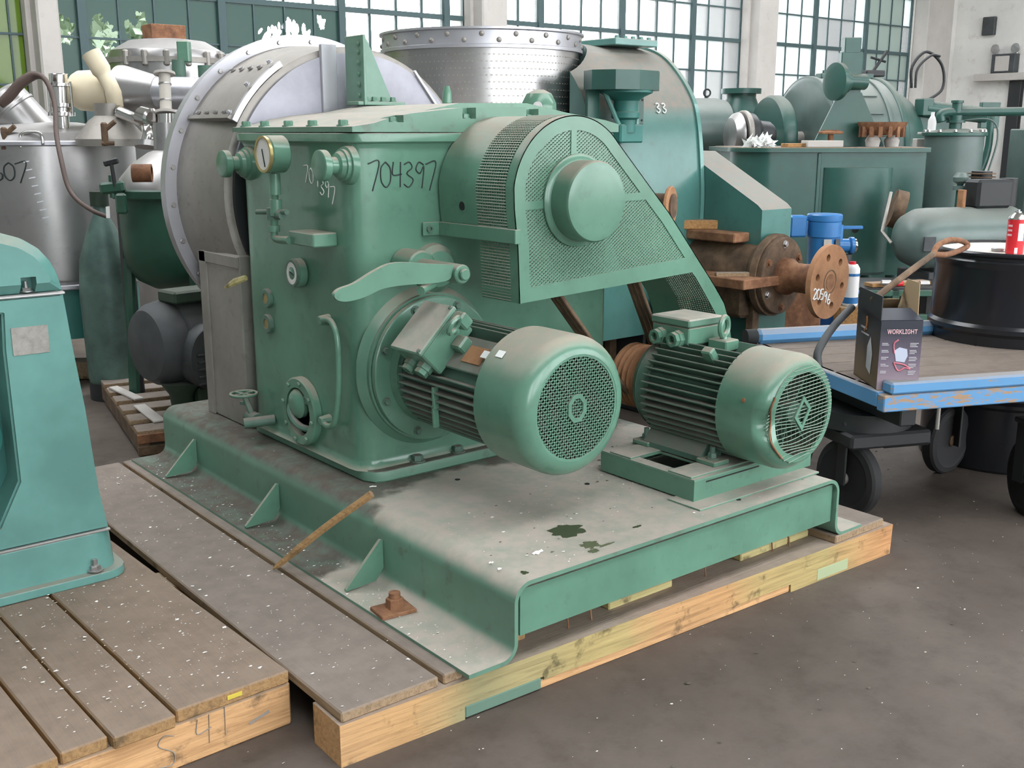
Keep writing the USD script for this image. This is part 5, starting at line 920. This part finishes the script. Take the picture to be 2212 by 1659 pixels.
JG.part('body', lathe([(.04, -.11), (.044, -.10), (.044, .10), (.03, .125)], uq2, (0, 0, 1), 28), 'can_white'); JG.part('cap', cyl(uq2 + [0, 0, .12], uq2 + [0, 0, .14], .02), 'can_red'); JG.part('label', cat(cyl(uq2 + [0, 0, -.095], uq2 + [0, 0, -.06], .0448, n=28), cyl(uq2 + [0, 0, .06], uq2 + [0, 0, .075], .0448, n=28)), 'blue_pump')
solo('crate', obox(uq2 * [1, 1, 0] + [0.02, .01, uq2[2] / 2 - .055], ((.8, -.6, 0), (.6, .8, 0)), (.16, .16, uq2[2] - .112), .004), 'plank_end', 'tan box under the labelled bottle', 'box', smooth=False)
PM = T('vertical_pump', 'bright blue vertical motor pump with side nozzles behind the rusty reducer', 'pump', (3.78, 1.78, 0))
pv = np.array([3.79, 1.78, 0])
PM.part('body', lathe([(.16, 0), (.16, .05), (.10, .1), (.09, .4), (.085, .72), (.09, .90), (.098, .905), (.098, .99), (.09, 1.0)], pv, (0, 0, 1), 40), 'blue_pump'); PM.part('lid', lathe([(.1, .995), (.102, 1.0), (.102, 1.03), (.095, 1.036), (.05, 1.037)], pv, (0, 0, 1), 40), 'blue_pump')
PM.part('junction_box', cat(obox(pv + [-.13, .10, .965], ((.8, -.6, 0), (.6, .8, 0)), (.1, .1, .125), .01)), 'blue_pump'); PM.part('plate', obox(pv + np.array([-.062, -.075, .86]), ((.77, -.63, 0), (0, 0, 1)), (.045, .07, .004)), 'column_paint', smooth=False); PM.part('plate', obox(pv + np.array([.003, -.098, .87]), ((1, -.0, 0), (0, 0, 1)), (.045, .05, .004)), 'motor_grey', smooth=False)
dr_ = np.array([.8, -.6, 0]); PM.part('nozzle', lathe([(.04, .06), (.04, .15), (.05, .16), (.05, .18), (.036, .185)], pv + [0, 0, .85], dr_, 24), 'blue_pump'); PM.part('nozzle_cap', cyl(pv + dr_ * .185 + UP * .85, pv + dr_ * .195 + UP * .85, .04, n=24), 'chrome')
PM.part('lever', cat(obox(pv + dr_ * .14 + UP * .955, (dr_, UP), (.18, .02, .02), .004), cyl(pv + dr_ * .09 + UP * .87, pv + dr_ * .09 + UP * .97, .025)), 'blue_pump')
PM.part('lower_valve', cat(cyl(pv + dr_ * .12 + UP * .62, pv + dr_ * .12 + UP * .80, .055), cyl(pv + dr_ * .02 + UP * .72, pv + dr_ * .16 + UP * .72, .05)), 'iron_black')

# ------------------------------------------------------------------ green machine right behind the gearbox
paint('teal_dusty', (.065, .175, .155), .25, .97, (.27, .235, .205), lo=.18, hi=.42, grime=.2)
HO = T('green_hood', 'big rounded green machine hood with dusty shoulder behind the belt guard', 'machine', (2.5, 2.4, 0))
hpf = curve([(1.93, .45), (1.925, .95), (1.925, 1.22), (1.965, 1.54), (2.035, 1.71), (2.21, 1.885), (2.40, 1.955), (2.56, 1.955), (2.72, 1.86), (2.82, 1.6), (2.84, 1.2), (2.84, .45)], 7)
pq = np.array((1.914, 2.631, 1.903)); pr_ = .526
HO.part('shell', boolsub(prism(Polygon(hpf), 'x', 2.06, 2.845), [cyl((pq[0], pq[1], .3), (pq[0], pq[1], 2.4), pr_ + .02, n=64)]), 'teal_dusty', smooth=30)
HO.part('end_rim', prism(Polygon(hpf).buffer(.012), 'x', 2.845, 2.872), 'teal_paint', smooth=30)
HO.part('top_flange', cat(box(2.48, 2.80, 2.22, 2.50, 1.95, 1.985, .004)), 'teal_paint', smooth=False)
for k in range(5): HO.part('flange_bolt', hexbolt((2.52 + .06 * k, 2.25, 1.985), (0, 0, 1), .012, .014), 'teal_paint')
HO.part('side_box', prism(Polygon([(1.52, .3), (1.52, 1.11), (1.55, 1.135), (2.06, 1.40), (2.2, 1.40), (2.2, .3)]), 'x', 2.875, 3.12), 'teal_dusty', smooth=20)
HO.part('plinth', box(2.48, 3.1, 1.95, 2.8, 0, .45, .01), 'iron_black', smooth=False)
HO.part('chalk_number', strokes('33', (2.55, 1.975, 1.60), (1, 0, 0), (0, .3, .95), .05, .004, .9), 'chalk', smooth=True)
paint('teal_far', (.027, .092, .075), .35, .7, (.16, .15, .13), grime=.25); paint('grey_green', (.105, .15, .138), .35, .6, (.2, .19, .17))
AG = T('agitator_head', 'dark green bolted bracket with octagonal plate on the hood front', 'bracket', (2.2, 1.85, 1.5))
AG.part('top_plate', prism(Polygon([(2.02, 1.96), (1.98, 1.86), (2.04, 1.76), (2.16, 1.72), (2.31, 1.74), (2.40, 1.82), (2.40, 1.96)]), 'z', 1.70, 1.79), 'teal_far', smooth=False)
AG.part('back_plate', cat(box(2.02, 2.10, 1.93, 1.95, 1.5, 1.79, .003), box(2.33, 2.41, 1.93, 1.95, 1.54, 1.79, .003)), 'teal_far', smooth=False, kind='stuff')
for x in (2.345, 2.37, 2.395):
    for z in (1.56, 1.66): AG.part('bolt_hole', cyl((x, 1.928, z), (x, 1.9305, z), .006, n=8), 'black_hole')
AG.part('gland', lathe([(.13, .0), (.13, .012), (.09, .03), (.06, .05), (.06, .10), (.07, .105), (.07, .13), (.05, .14), (.05, .2)], (2.21, 1.86, 1.70), (0, 0, -1), 36), 'teal_dark')
for s_ in (-1, 1): AG.part('stay', tube([(2.21 + s_ * .11, 1.9, 1.70), (2.21 + s_ * .06, 1.84, 1.53)], .012, 8), 'teal_paint')
AG.part('bearing_block', box(2.14, 2.30, 1.82, 1.94, 1.45, 1.54, .008), 'teal_dark', smooth=False)
VF = T('rusty_flange', 'rusty round pipe flange beside the sloping edge of the belt guard', 'flange', np.array((2.265, 1.594, 1.153))); vq = np.array((2.272, 1.589, 1.153))
VF.part('flange', cat(ringl(vq, (-.5, 1, 0), .055, .095, .02, 36, .004)), 'rust_orange'); VF.part('pipe', cyl(vq + [.004, -.008, 0], vq + [-.14, .28, 0], .06), 'rust_dark'); VF.part('bore', cyl(vq, vq + [-.005, .01, 0], .056), 'rust_dark')

PF = T('perforated_drum', 'large stainless perforated basket with riveted top band behind the gearbox', 'basket', (pq[0], pq[1], 0))
PF.part('shell', lathe([(pr_ - .02, .6), (pr_ - .02, 1.90), (pr_ - .05, 1.90), (pr_ - .05, .6), (pr_ - .02, .6)], (pq[0], pq[1], 0), (0, 0, 1), 72), 'steel'); PF.part('stand', cyl((pq[0], pq[1], 0), (pq[0], pq[1], .6), .5, n=40), 'iron_black')
PF.part('band', lathe([(pr_ - .02, 1.895), (pr_, 1.895), (pr_, 1.91), (pr_ - .008, 1.913), (pr_ - .008, 1.975), (pr_ + .004, 1.98), (pr_ + .004, 1.99), (pr_ - .05, 1.99), (pr_ - .05, 1.895), (pr_ - .02, 1.895)], (pq[0], pq[1], 0), (0, 0, 1), 72), 'steel_bright', smooth=30)
va = math.atan2(EYE[1] - pq[1], EYE[0] - pq[0])
for k in range(19):
    an = va - 1.45 + k * .161; z = 1.958 if k % 2 else 1.93; d = np.array([math.cos(an), math.sin(an), 0]); PF.part('rivet', lathe([(.013, 0), (.011, .006), (.005, .009)], np.array([pq[0], pq[1], z]) + d * (pr_ - .008), d, 10), 'steel_dull')
sl = []
for row in range(16):
    for k in range(64):
        an = va - 1.5 + (k + .5 * (row % 2)) * .0475; d = np.array([math.cos(an), math.sin(an), 0]); z = 1.865 - row * .032
        sl.append(obox(np.array([pq[0], pq[1], z]) + d * (pr_ - .0195), (np.array([-d[1], d[0], 0]), d), (.010, .002, .004)))
PF.part('perforation', cat(sl), 'steel_dull', smooth=False, kind='stuff')

# ------------------------------------------------------------------ far right: tub, centrifuges, tanks

TU = T('open_tub', 'wide dark teal open tub with pocket and scraps lying on its rim, far right', 'tub', (5.75, 3.2, 0))
c8 = np.array((5.739, 3.214, 1.380)); rt8 = np.array([.778, -.628, 0]); fw8 = np.array([.628, .778, 0])
def p8(a, b, z): return c8 * [1, 1, 0] + rt8 * a + fw8 * b + UP * z
def hull8(pts, z0, z1): return [np.array([p8(a, b, z0) for a, b in pts]), np.array([p8(a, b, z1) for a, b in pts])]
tubp = [(-.74 + .35 * (1 - math.cos(t)), -.05 - .35 * math.sin(t)) for t in np.linspace(0, 1.3, 6)] + [(.5, -.38), (.72, -.30), (.80, -.1), (.80, .7), (-.74, .7)]
TU.part('shell', loft(hull8(tubp, .42, 1.36)), 'teal_far', smooth=40)
big = [(a * 1.03, b * 1.06 - .01) for a, b in tubp]
TU.part('rim', loft(hull8(big, 1.355, 1.385)), 'teal_far', smooth=40); TU.part('deck', loft(hull8([(a * .97, b * .97) for a, b in tubp], 1.384, 1.389)), 'plank_grey', smooth=False)
TU.part('pocket', loft([np.array([p8(.18 + .27 * math.cos(t), -.36 - .12 * math.sin(t), z) for t in np.linspace(-.0, math.pi, 14)]) for z in (.45, 1.24)]), 'teal_far', smooth=50)
TU.part('drain_hole', cyl(p8(.16, -.485, .78), p8(.16, -.478, .78), .025, n=14), 'black_hole')
for a, b in ((-.6, -.1), (.6, -.1), (-.6, .5), (.6, .5)): TU.part('leg', cyl(p8(a, b, 0), p8(a, b, .43), .05), 'teal_far')
TU.part('rib', obox(p8(-.12, -.37, .9), (rt8, UP), (.03, .9, .05), .005), 'teal_far', smooth=False)
def small(name, m, mt, label, c): return solo(name, m, mt, label, c, smooth=False)
small('scrap_board', obox(p8(-.05, -.18, 1.415), ((1, -.7, 0), UP), (.28, .05, .16), .003), 'column_paint', 'pale board lying on the rim of the dark teal tub', 'board')
small('scrap_board', obox(p8(-.26, -.2, 1.405), ((1, -.4, 0), UP), (.2, .03, .1), .003), 'plank_end', 'brown scrap lying left of the pale board on the tub', 'board')
small('rag', foliage(p8(-.52, -.15, 1.42), (.14, .1, .035), 80, .06, 8), 'chalk', 'crumpled white rag at the left end of the dark teal tub rim', 'rag')
def handwheel(name, p, r, lab, m='rust'):
    t = T(name, lab, 'handwheel', p); t.part('rim', cat(tube(np.array(p) + r * np.stack([np.cos(np.linspace(0, 6.28, 24, endpoint=False)), np.sin(np.linspace(0, 6.28, 24, endpoint=False)), 0 * np.arange(24)], 1), r * .14, 8, True), cyl(p, np.add(p, (0, 0, .02)), r * .8, n=16)), m); t.part('stem', cyl(p, np.add(p, (0, 0, -.12)), r * .25), m)
handwheel('handwheel', p8(.05, -.05, 1.50), .085, 'rusty red handwheel standing on the dark teal tub')
BW = T('rusty_bowl', 'rusty toothed bowl on white stubs at the right end of the tub', 'bowl', p8(.42, -.05, 1.39))
q = p8(.46, -.02, 1.39)
BW.part('bowl', lathe([(.10, .09), (.16, .13), (.185, .17), (.19, .19), (.17, .185), (.1, .12)], q, UP, 28), 'rust'); BW.part('stub', cat(lathe([(.05, 0), (.06, .05), (.03, .1)], q + [-.07, .03, 0], UP, 16), lathe([(.05, 0), (.06, .05), (.03, .1)], q + [.07, -.05, 0], UP, 16)), 'column_paint', kind='stuff')
for k in range(9): an = 2.4 + k * .42; BW.part('tooth', obox(q + [.165 * math.cos(an), .165 * math.sin(an), .115], ((math.cos(an), math.sin(an), 0), UP), (.02, .08, .03)), 'rust', smooth=False)
# the tall green stand with hub, on the tub
ST = T('green_stand', 'green column stand with round hub rising behind the tub', 'stand', p8(.2, .25, 1.39))
b = p8(.24, .2, 1.39); ST.part('column', obox(b + UP * .36, (rt8, fw8), (.17, .1, .74), .006), 'teal_far', smooth=False); ST.part('gusset', loft([np.array([b + rt8 * x + UP * z + fw8 * y for x, z in ((-.28, 0), (.3, 0), (.09, .42), (-.09, .42))]) for y in (-.06, -.04)]), 'teal_far', smooth=False)
hb = b + UP * .50 - fw8 * .08; ax_ = np.array([-.95, .3, 0]); ax_ /= np.linalg.norm(ax_); ST.part('hub', lathe([(.06, -.12), (.06, .05), (.09, .06), (.09, .12), (.145, .13), (.145, .17), (.1, .18)], hb, ax_, 28), 'teal_far'); ST.part('cap_box', obox(b + UP * .78, (rt8, fw8), (.13, .1, .12), .006), 'teal_far', smooth=False)
# pale horizontal centrifuge
CF = T('far_centrifuge', 'pale grey-green round centrifuge with bolted ring in front of the right windows', 'centrifuge', (7.6, 4.6, 0))
cc = np.array((7.603, 4.221, 1.396)); ca = np.array([.9, -.44, 0]); ca /= np.linalg.norm(ca); cn = np.array([-.44, -.9, 0])
cc[2] = 1.30; CR = .70
CF.part('barrel', lathe([(.0, -.52), (CR - .05, -.52), (CR, -.5), (CR, .15), (CR - .03, .16), (.0, .16)], cc, ca, 64), 'grey_green', smooth=40)
for t_, r_ in ((-.5, CR + .02), (-.36, CR + .015), (.02, CR + .02)): CF.part('band', ringl(cc + ca * t_, ca, CR - .03, r_, .035, 64, .006), 'grey_green')
CF.part('end_drum', lathe([(.0, .5), (CR - .22, .5), (CR - .16, .47), (CR - .06, .3), (CR - .06, .16), (.0, .16)], cc, ca, 56), 'teal_far', smooth=40); CF.part('joint_ring', ringl(cc + ca * .15, ca, CR - .1, CR + .015, .06, 56, .01), 'teal_far')
CF.part('top_rail', obox(cc + UP * (CR + .02) - ca * .1, (ca, cn), (.55, .12, .05), .006), 'teal_far', smooth=False)
for k in range(7): CF.part('top_bolt', hexbolt(cc + UP * (CR + .045) + ca * (-.32 + .075 * k), UP, .014, .03), 'teal_far')
for k in range(3): CF.part('panel_line', obox(cc + cn * (CR - .02) * math.cos(.25 + .3 * k) + UP * CR * math.sin(.25 + .3 * k) * 1.0 - ca * .2, (ca, UP), (.35, .012, .06), .003), 'grey_green', smooth=False)
CF.part('valve_plate', cat(obox(cc + ca * .62 + cn * .35 + UP * .05, (ca, UP), (.42, .75, .06), .01), obox(cc + ca * .62 + cn * .35 + UP * -.42, (ca, UP), (.6, .2, .06), .01)), 'teal_far', smooth=False)
for dx, dz, rr_ in ((-.1, -.1, .1), (.06, .1, .06), (.05, -.05, .07)): CF.part('plate_ring', ringl(cc + ca * (.62 + dx) + cn * .38 + UP * (.05 + dz), cn, rr_ * .5, rr_, .04, 24), 'teal_far')
CF.part('cylinder', cat(cyl(cc + ca * .5 + cn * .42 + UP * .42, cc + ca * 1.15 + cn * .42 + UP * .36, .075), obox(cc + ca * 1.2 + cn * .42 + UP * .36, (ca, UP), (.2, .24, .05), .005), obox(cc + ca * .5 + cn * .42 + UP * .43, (ca, UP), (.12, .16, .14), .01)), 'teal_far')
CF.part('under_motor', cat(cyl(cc + ca * .75 + cn * .5 + UP * -.32, cc + ca * 1.0 + cn * .5 + UP * -.32, .13), ), 'iron_black'); CF.part('motor_ring', ringl(cc + ca * 1.0 + cn * .5 + UP * -.32, ca, .05, .12, .04, 24), 'rust_orange')
CF.part('frame', cat(obox(cc * [1, 1, 0] + UP * .3, (ca, cn), (1.1, 1.0, .6), .02)), 'teal_far', smooth=False)
hq = cc + ca * .8 + UP * .62
CF.part('pressure_hose', cat(tube(curve([hq + ca * -.18, hq + ca * -.19 + UP * .2, hq + ca * -.05 + UP * .34, hq + ca * .13 + UP * .22, hq + ca * .16 + UP * .0, hq + ca * .0 + UP * -.12], 6), .014, 8), tube(curve([hq + ca * -.17 + cn * .05, hq + ca * -.16 + UP * .18 + cn * .05, hq + ca * -.03 + UP * .3 + cn * .05, hq + ca * .1 + UP * .3], 6), .012, 8)), 'iron_black', smooth=True, kind='stuff')
CF.part('shut_off_valve', cat(tube([cc + UP * (CR + .05) + ca * .18, cc + UP * (CR + .26) + ca * .33], .016, 8), obox(cc + UP * (CR + .05) + ca * .2, (ca, cn), (.2, .1, .06), .01), tube([cc + UP * (CR + .2) + ca * .16, cc + UP * (CR + .16) + ca * .32], .012, 6)), 'iron_black')
WH = T('belt_wheel', 'dark green belt wheel seen edge-on left of the pale centrifuge', 'wheel', (6.860, 4.571, 1.441)); w0 = np.array((6.860, 4.571, 1.441)); WH.part('wheel', lathe([(.1, -.07), (.38, -.07), (.40, -.04), (.40, .04), (.38, .07), (.1, .07)], w0, ca, 48), 'teal_far'); WH.part('shaft', cyl(w0 - ca * .3, w0 + ca * .3, .07), 'steel_dull')
SHF = T('shaft_coupling', 'black and steel round coupling left of the dark green belt wheel', 'coupling', (6.147, 4.367, 1.485)); s0 = np.array((6.120, 4.387, 1.477)); SHF.part('disc', lathe([(.08, -.08), (.15, -.07), (.19, -.03), (.20, .0), (.17, .02)], s0, ca, 36), 'steel'); SHF.part('ring', ringl(s0 + ca * .03, ca, .1, .215, .05, 40, .01), 'steel_dull'); SHF.part('hub', lathe([(.20, .08), (.19, .14), (.13, .2), (.12, .3), (.09, .34)], s0, ca, 36), 'iron_black'); SHF.part('pedestal', obox(s0 * [1, 1, 0] + UP * .62, (ca, cn), (.4, .3, 1.24), .01), 'teal_far', smooth=False)
LT = T('pale_tank', 'pale horizontal tank shell below the windows right of the hood', 'tank', (6.898, 5.372, 1.574)); l0 = np.array((6.761, 5.462, 1.506)); LT.part('shell', lathe([(.05, -.9), (.2, -.88), (.31, -.8), (.33, -.7), (.33, .2), (.31, .3), (.2, .36), (.05, .37)], l0, ca, 48), 'grey_green'); LT.part('saddle', obox(l0 * [1, 1, 0] + UP * .55, (ca, cn), (.9, .5, 1.1), .01), 'teal_far', smooth=False)
for k in (-.1, .12): LT.part('lifting_ring', eyebolt(l0 + ca * k + UP * .33, UP, ca, .035, .009), 'iron_black')
HC_ = T('green_hopper', 'green funnel hopper with flat flange left of the white window column', 'hopper', (7.299, 5.341, 1.668)); h0 = np.array((7.271, 5.307, 1.483)); HC_.part('cone', lathe([(.32, -.2), (.30, .0), (.15, .36), (.15, .40)], h0, UP, 36), 'teal_far'); HC_.part('flange', cyl(h0 + UP * .40, h0 + UP * .45, .20, n=32), 'teal_far'); HC_.part('base', cyl(h0 * [1, 1, 0], h0 - UP * .2, .32, n=32), 'teal_far')
HC_.part('side_valve', cat(box(h0[0] + .3, h0[0] + .42, h0[1] - .3, h0[1] - .2, h0[2] - .2, h0[2] + .15, .01)), 'iron_black')
# pressure tank with pipework
TK = T('pressure_tank', 'tall grey-green pressure tank with bolted lid and pipe at far right', 'tank', (7, 2.85, 0)); k0 = np.array((7.056, 2.842, 1.486)); k0[2] = 0; KR = .235
TK.part('shell', lathe([(KR - .02, .5), (KR, .52), (KR, 1.47)], k0, UP, 48), 'grey_green'); TK.part('lid', lathe([(KR + .01, 1.47), (KR + .025, 1.475), (KR + .025, 1.50), (KR, 1.505), (.1, 1.53)], k0, UP, 48), 'teal_far')
for k in range(12): TK.part('lid_bolt', hexbolt(k0 + [KR * math.cos(k * .524), KR * math.sin(k * .524), 1.505], UP, .014, .02), 'steel')
TK.part('leg_ring', cyl(k0, k0 + UP * .5, KR - .05, n=32), 'iron_black'); TK.part('neck', cat(cyl(k0 + UP * 1.52, k0 + UP * 1.64, .05), cyl(k0 + UP * 1.58, k0 + UP * 1.6, .075), cyl(k0 + UP * 1.66, k0 + UP * 1.75, .04), cyl(k0 + UP * 1.74, k0 + UP * 1.76, .05)), 'teal_far')
pp = k0 + UP * 1.645; TK.part('pipe', cat(tube(curve([pp + rt8 * -.12 + UP * -.06, pp + rt8 * -.13, pp + rt8 * -.06 + UP * .02, pp + rt8 * .1 + UP * .02, pp + rt8 * .8 + UP * .03], 6), .036, 12), tube(curve([pp + rt8 * .42 + fw8 * .3 + UP * 0, pp + rt8 * .42 + fw8 * .3 + UP * -.3, pp + rt8 * .34 + fw8 * .3 + UP * -.55, pp + rt8 * .2 + fw8 * .3 + UP * -.7], 6), .03, 10)), 'teal_far', smooth=True)
TK.part('small_hose', tube(curve([k0 + UP * 1.6 + rt8 * .05, k0 + UP * 1.6 + rt8 * .25 - fw8 * .1, k0 + UP * 1.45 + rt8 * .32 - fw8 * .1, k0 + UP * 1.1 + rt8 * .25 - fw8 * .1], 6), .008, 6), 'grey_green', smooth=True)
VP = T('valve_pipe', 'thin upright green pipe with round valve in front of the pressure tank', 'pipe', (5.726, 1.996, 0.809)); v0 = np.array((5.785, 2.053, 1.158)); v1 = v0 * [1, 1, 0] + rt8 * -.03; VP.part('pipe', cyl(v1, v0, .022, n=14), 'teal_far'); VP.part('valve', cat(lathe([(.02, -.02), (.05, 0), (.055, .03), (.035, .06)], v0, UP, 20), cyl(v0 - UP * .06, v0 - UP * .03, .05), cyl(v0 + rt8 * .04 - UP * .045, v0 + rt8 * .13 - UP * .045, .028)), 'grey_green')
RC = T('air_receiver', 'dusty grey-green lying air receiver tank behind the black drum', 'tank', (5.5, 1.95, 0)); r0 = np.array((5.309, 2.060, 0.780)); rdir = np.array([.93, -.36, 0]); rdir /= np.linalg.norm(rdir)
RC.part('shell', lathe([(.02, -.17), (.1, -.155), (.17, -.1), (.205, -.02), (.21, .06), (.21, .75), (.15, .85)], r0, rdir, 48), 'grey_green'); RC.part('nameplate', obox(r0 - fw8 * .205 + rt8 * -.0 + UP * -.02, (rt8, UP), (.08, .1, .01), .002), 'motor_grey', smooth=False)
RC.part('cradle', cat([obox(r0 * [1, 1, 0] + rdir * d + UP * .28, (rdir, (0, 0, 1)), (.06, .56, .34), .005) for d in (.0, .6)]), 'iron_black', smooth=False, kind='stuff')
RC.part('compressor', cat(obox(r0 + rdir * .55 + UP * .3, (rdir, UP), (.3, .2, .16), .02), cyl(r0 + rdir * .56 + fw8 * .15 + UP * .2, r0 + rdir * .56 + fw8 * .15 + UP * .45, .07), cyl(r0 + rdir * .78 + fw8 * .1 + UP * .2, r0 + rdir * .78 + fw8 * .1 + UP * .40, .06)), 'iron_black'); RC.part('fins', cat([cyl(r0 + rdir * .56 + fw8 * .15 + UP * (.33 + .025 * k), r0 + rdir * .56 + fw8 * .15 + UP * (.338 + .025 * k), .095) for k in range(5)]), 'rust_dark', kind='stuff')
RC.part('bracket', obox(r0 + rdir * .33 + UP * .25, (UP, rdir), (.16, .03, .06), .004), 'rust_orange', smooth=False)
cs = T('broken_reel', 'rusty disc and slanting grey strip leaning beside the air receiver', 'reel', (5.583, 2.429, 0.990)); d0_ = np.array((5.616, 2.388, 0.940)); cs.part('disc', cyl(d0_, d0_ + [-.05, .06, .02], .14, n=24), 'rust_dark'); cs.part('strip', tube([(5.295, 2.296, 1.089), (5.160, 2.259, 0.823), (5.153, 2.176, 0.748)], .012, 6), 'steel_dull')
GB_ = T('green_cabinet', 'grey-green cabinet edge at the right border behind the pressure tank', 'cabinet', (7.639, 2.530, 1.138)); g0 = np.array((7.749, 2.476, 1.254)); GB_.part('case', obox(g0 * [1, 1, 0] + UP * .78, (rt8, fw8), (.3, .4, 1.5), .01), 'grey_green', smooth=False)
FR = T('iron_rack', 'dark iron frame with beams and clutter behind the black drum', 'rack', (5.2, 1.6, 0)); f0 = np.array((4.836, 1.703, 0.519)) * [1, 1, 0]
for z in (.32, .48): FR.part('beam', obox(f0 + UP * z + rt8 * -.1, (rt8, fw8), (1.6, .05, .04), .004), 'deep_green', smooth=False)
for a in (-.8, -.2, .5): FR.part('post', obox(f0 + UP * .25 + rt8 * a, (rt8, fw8), (.05, .05, .5), .004), 'deep_green', smooth=False)
FR.part('shelf', obox(f0 + UP * .505 + rt8 * -.1 + fw8 * .25, (rt8, fw8), (1.6, .5, .02), .002), 'iron_black', smooth=False)
small('scrap_board', obox(f0 + UP * .53 + rt8 * -.15 + fw8 * .1, (rt8 + fw8 * .3, fw8), (.45, .09, .025), .002), 'plank_end', 'brown plank lying on the dark iron frame near the air receiver', 'board')
small('scrap_board', obox(f0 + UP * .55 + rt8 * .25 + fw8 * .05, (rt8 - fw8 * .2, fw8), (.3, .1, .025), .002), 'rust', 'rusty plate lying right on the dark iron frame', 'board')
for k, (a, z, m) in enumerate([(-.3, .55, 'steel'), (-.22, .545, 'can_red'), (-.05, .545, 'steel')]): small('fitting', cyl(f0 + UP * z + rt8 * a - fw8 * .02, f0 + UP * z + rt8 * (a + .06) - fw8 * .02, .018), m, ['small steel fitting at the left on the iron frame', 'small red fitting on the iron frame', 'small bright fitting right of the red one on the iron frame'][k], 'fitting')
# yellow-grey clutter between tub and tank
CL_ = T('control_panel', 'narrow panel with pipes and yellow knobs between tub and pressure tank', 'panel', (6.713, 2.863, 1.075)); c0 = np.array((7.042, 3.120, 1.056)) * [1, 1, 0]; CL_.part('panel', obox(c0 + UP * .75, (rt8, fw8), (.14, .1, 1.4), .005), 'column_paint', smooth=False)
for k, z in enumerate((1.25, 1.12, .92, .8)): CL_.part('knob', cyl(c0 - fw8 * .05 + UP * z + rt8 * (.02 * (-1) ** k), c0 - fw8 * .09 + UP * z + rt8 * (.02 * (-1) ** k), .03, n=12), 'yellow_paint' if k % 2 == 0 else 'iron_black')
wb_ = T('bottle', 'white bottle on the lid side of the pressure tank', 'bottle', (7.293, 3.196, 1.545)); q = np.array((7.287, 3.189, 1.505)); wb_.part('body', lathe([(.035, 0), (.035, .1), (.015, .14), (.015, .17)], q, UP, 16), 'can_white'); wb_.part('shelf', obox(q + UP * -.012 + rt8 * .06, (rt8, fw8), (.32, .12, .02), .003), 'column_paint', smooth=False)
# right wall fittings
LE = T('wall_ledge', 'pale concrete ledge above the low opening in the right wall', 'ledge', (XR, 7, 2.6)); LE.part('slab', box(XR - .25, XR + .01, 5.2, 9.4, 2.48, 2.62, .01), 'column_paint', smooth=False)
EM = T('emergency_light', 'grey emergency light unit with two round lamps on the ledge', 'lamp', (XR - .12, 8.9, 2.62)); EM.part('case', box(XR - .22, XR - .02, 8.62, 9.08, 2.622, 2.98, .01), 'motor_grey', smooth=False); EM.part('panel', box(XR - .226, XR - .22, 8.72, 9.0, 2.66, 2.94, .003), 'column_paint', smooth=False)
for y in (8.65, 9.05): EM.part('lamp_head', cat(lathe([(.03, 0), (.085, .07), (.09, .09), (.08, .095)], (XR - .08, y, 3.08), (-1, 0, 0), 24), cyl((XR - .1, y, 2.97), (XR - .1, y, 3.05), .02)), 'steel')
PO = T('black_post', 'black square post below the ledge on the right wall', 'post', (XR - .08, 8.6, 0)); PO.part('post', box(XR - .14, XR - .005, 8.48, 8.72, 0, 2.478, .008), 'iron_black', smooth=False)
SHP = T('store_pipe', 'dark green horizontal pipe inside the low opening', 'pipe', (XR + .5, 5, 1.9)); SHP.part('pipe', cyl((XR + .5, -1.5, 1.98), (XR + .5, 8.4, 1.98), .12), 'teal_far'); SHP.part('bracket', cat([box(XR + .45, XR + .55, y, y + .08, .005, 1.9, .004) for y in (0, 4, 8)]), 'iron_black', kind='stuff')
WB = T('wall_box', 'small dark electric box high on the right wall by the corner', 'box', (XR - .08, 9.3, 3.4)); WB.part('box', box(XR - .1, XR - .005, 9.15, 9.4, 3.36, 3.7, .01), 'motor_grey', smooth=False)
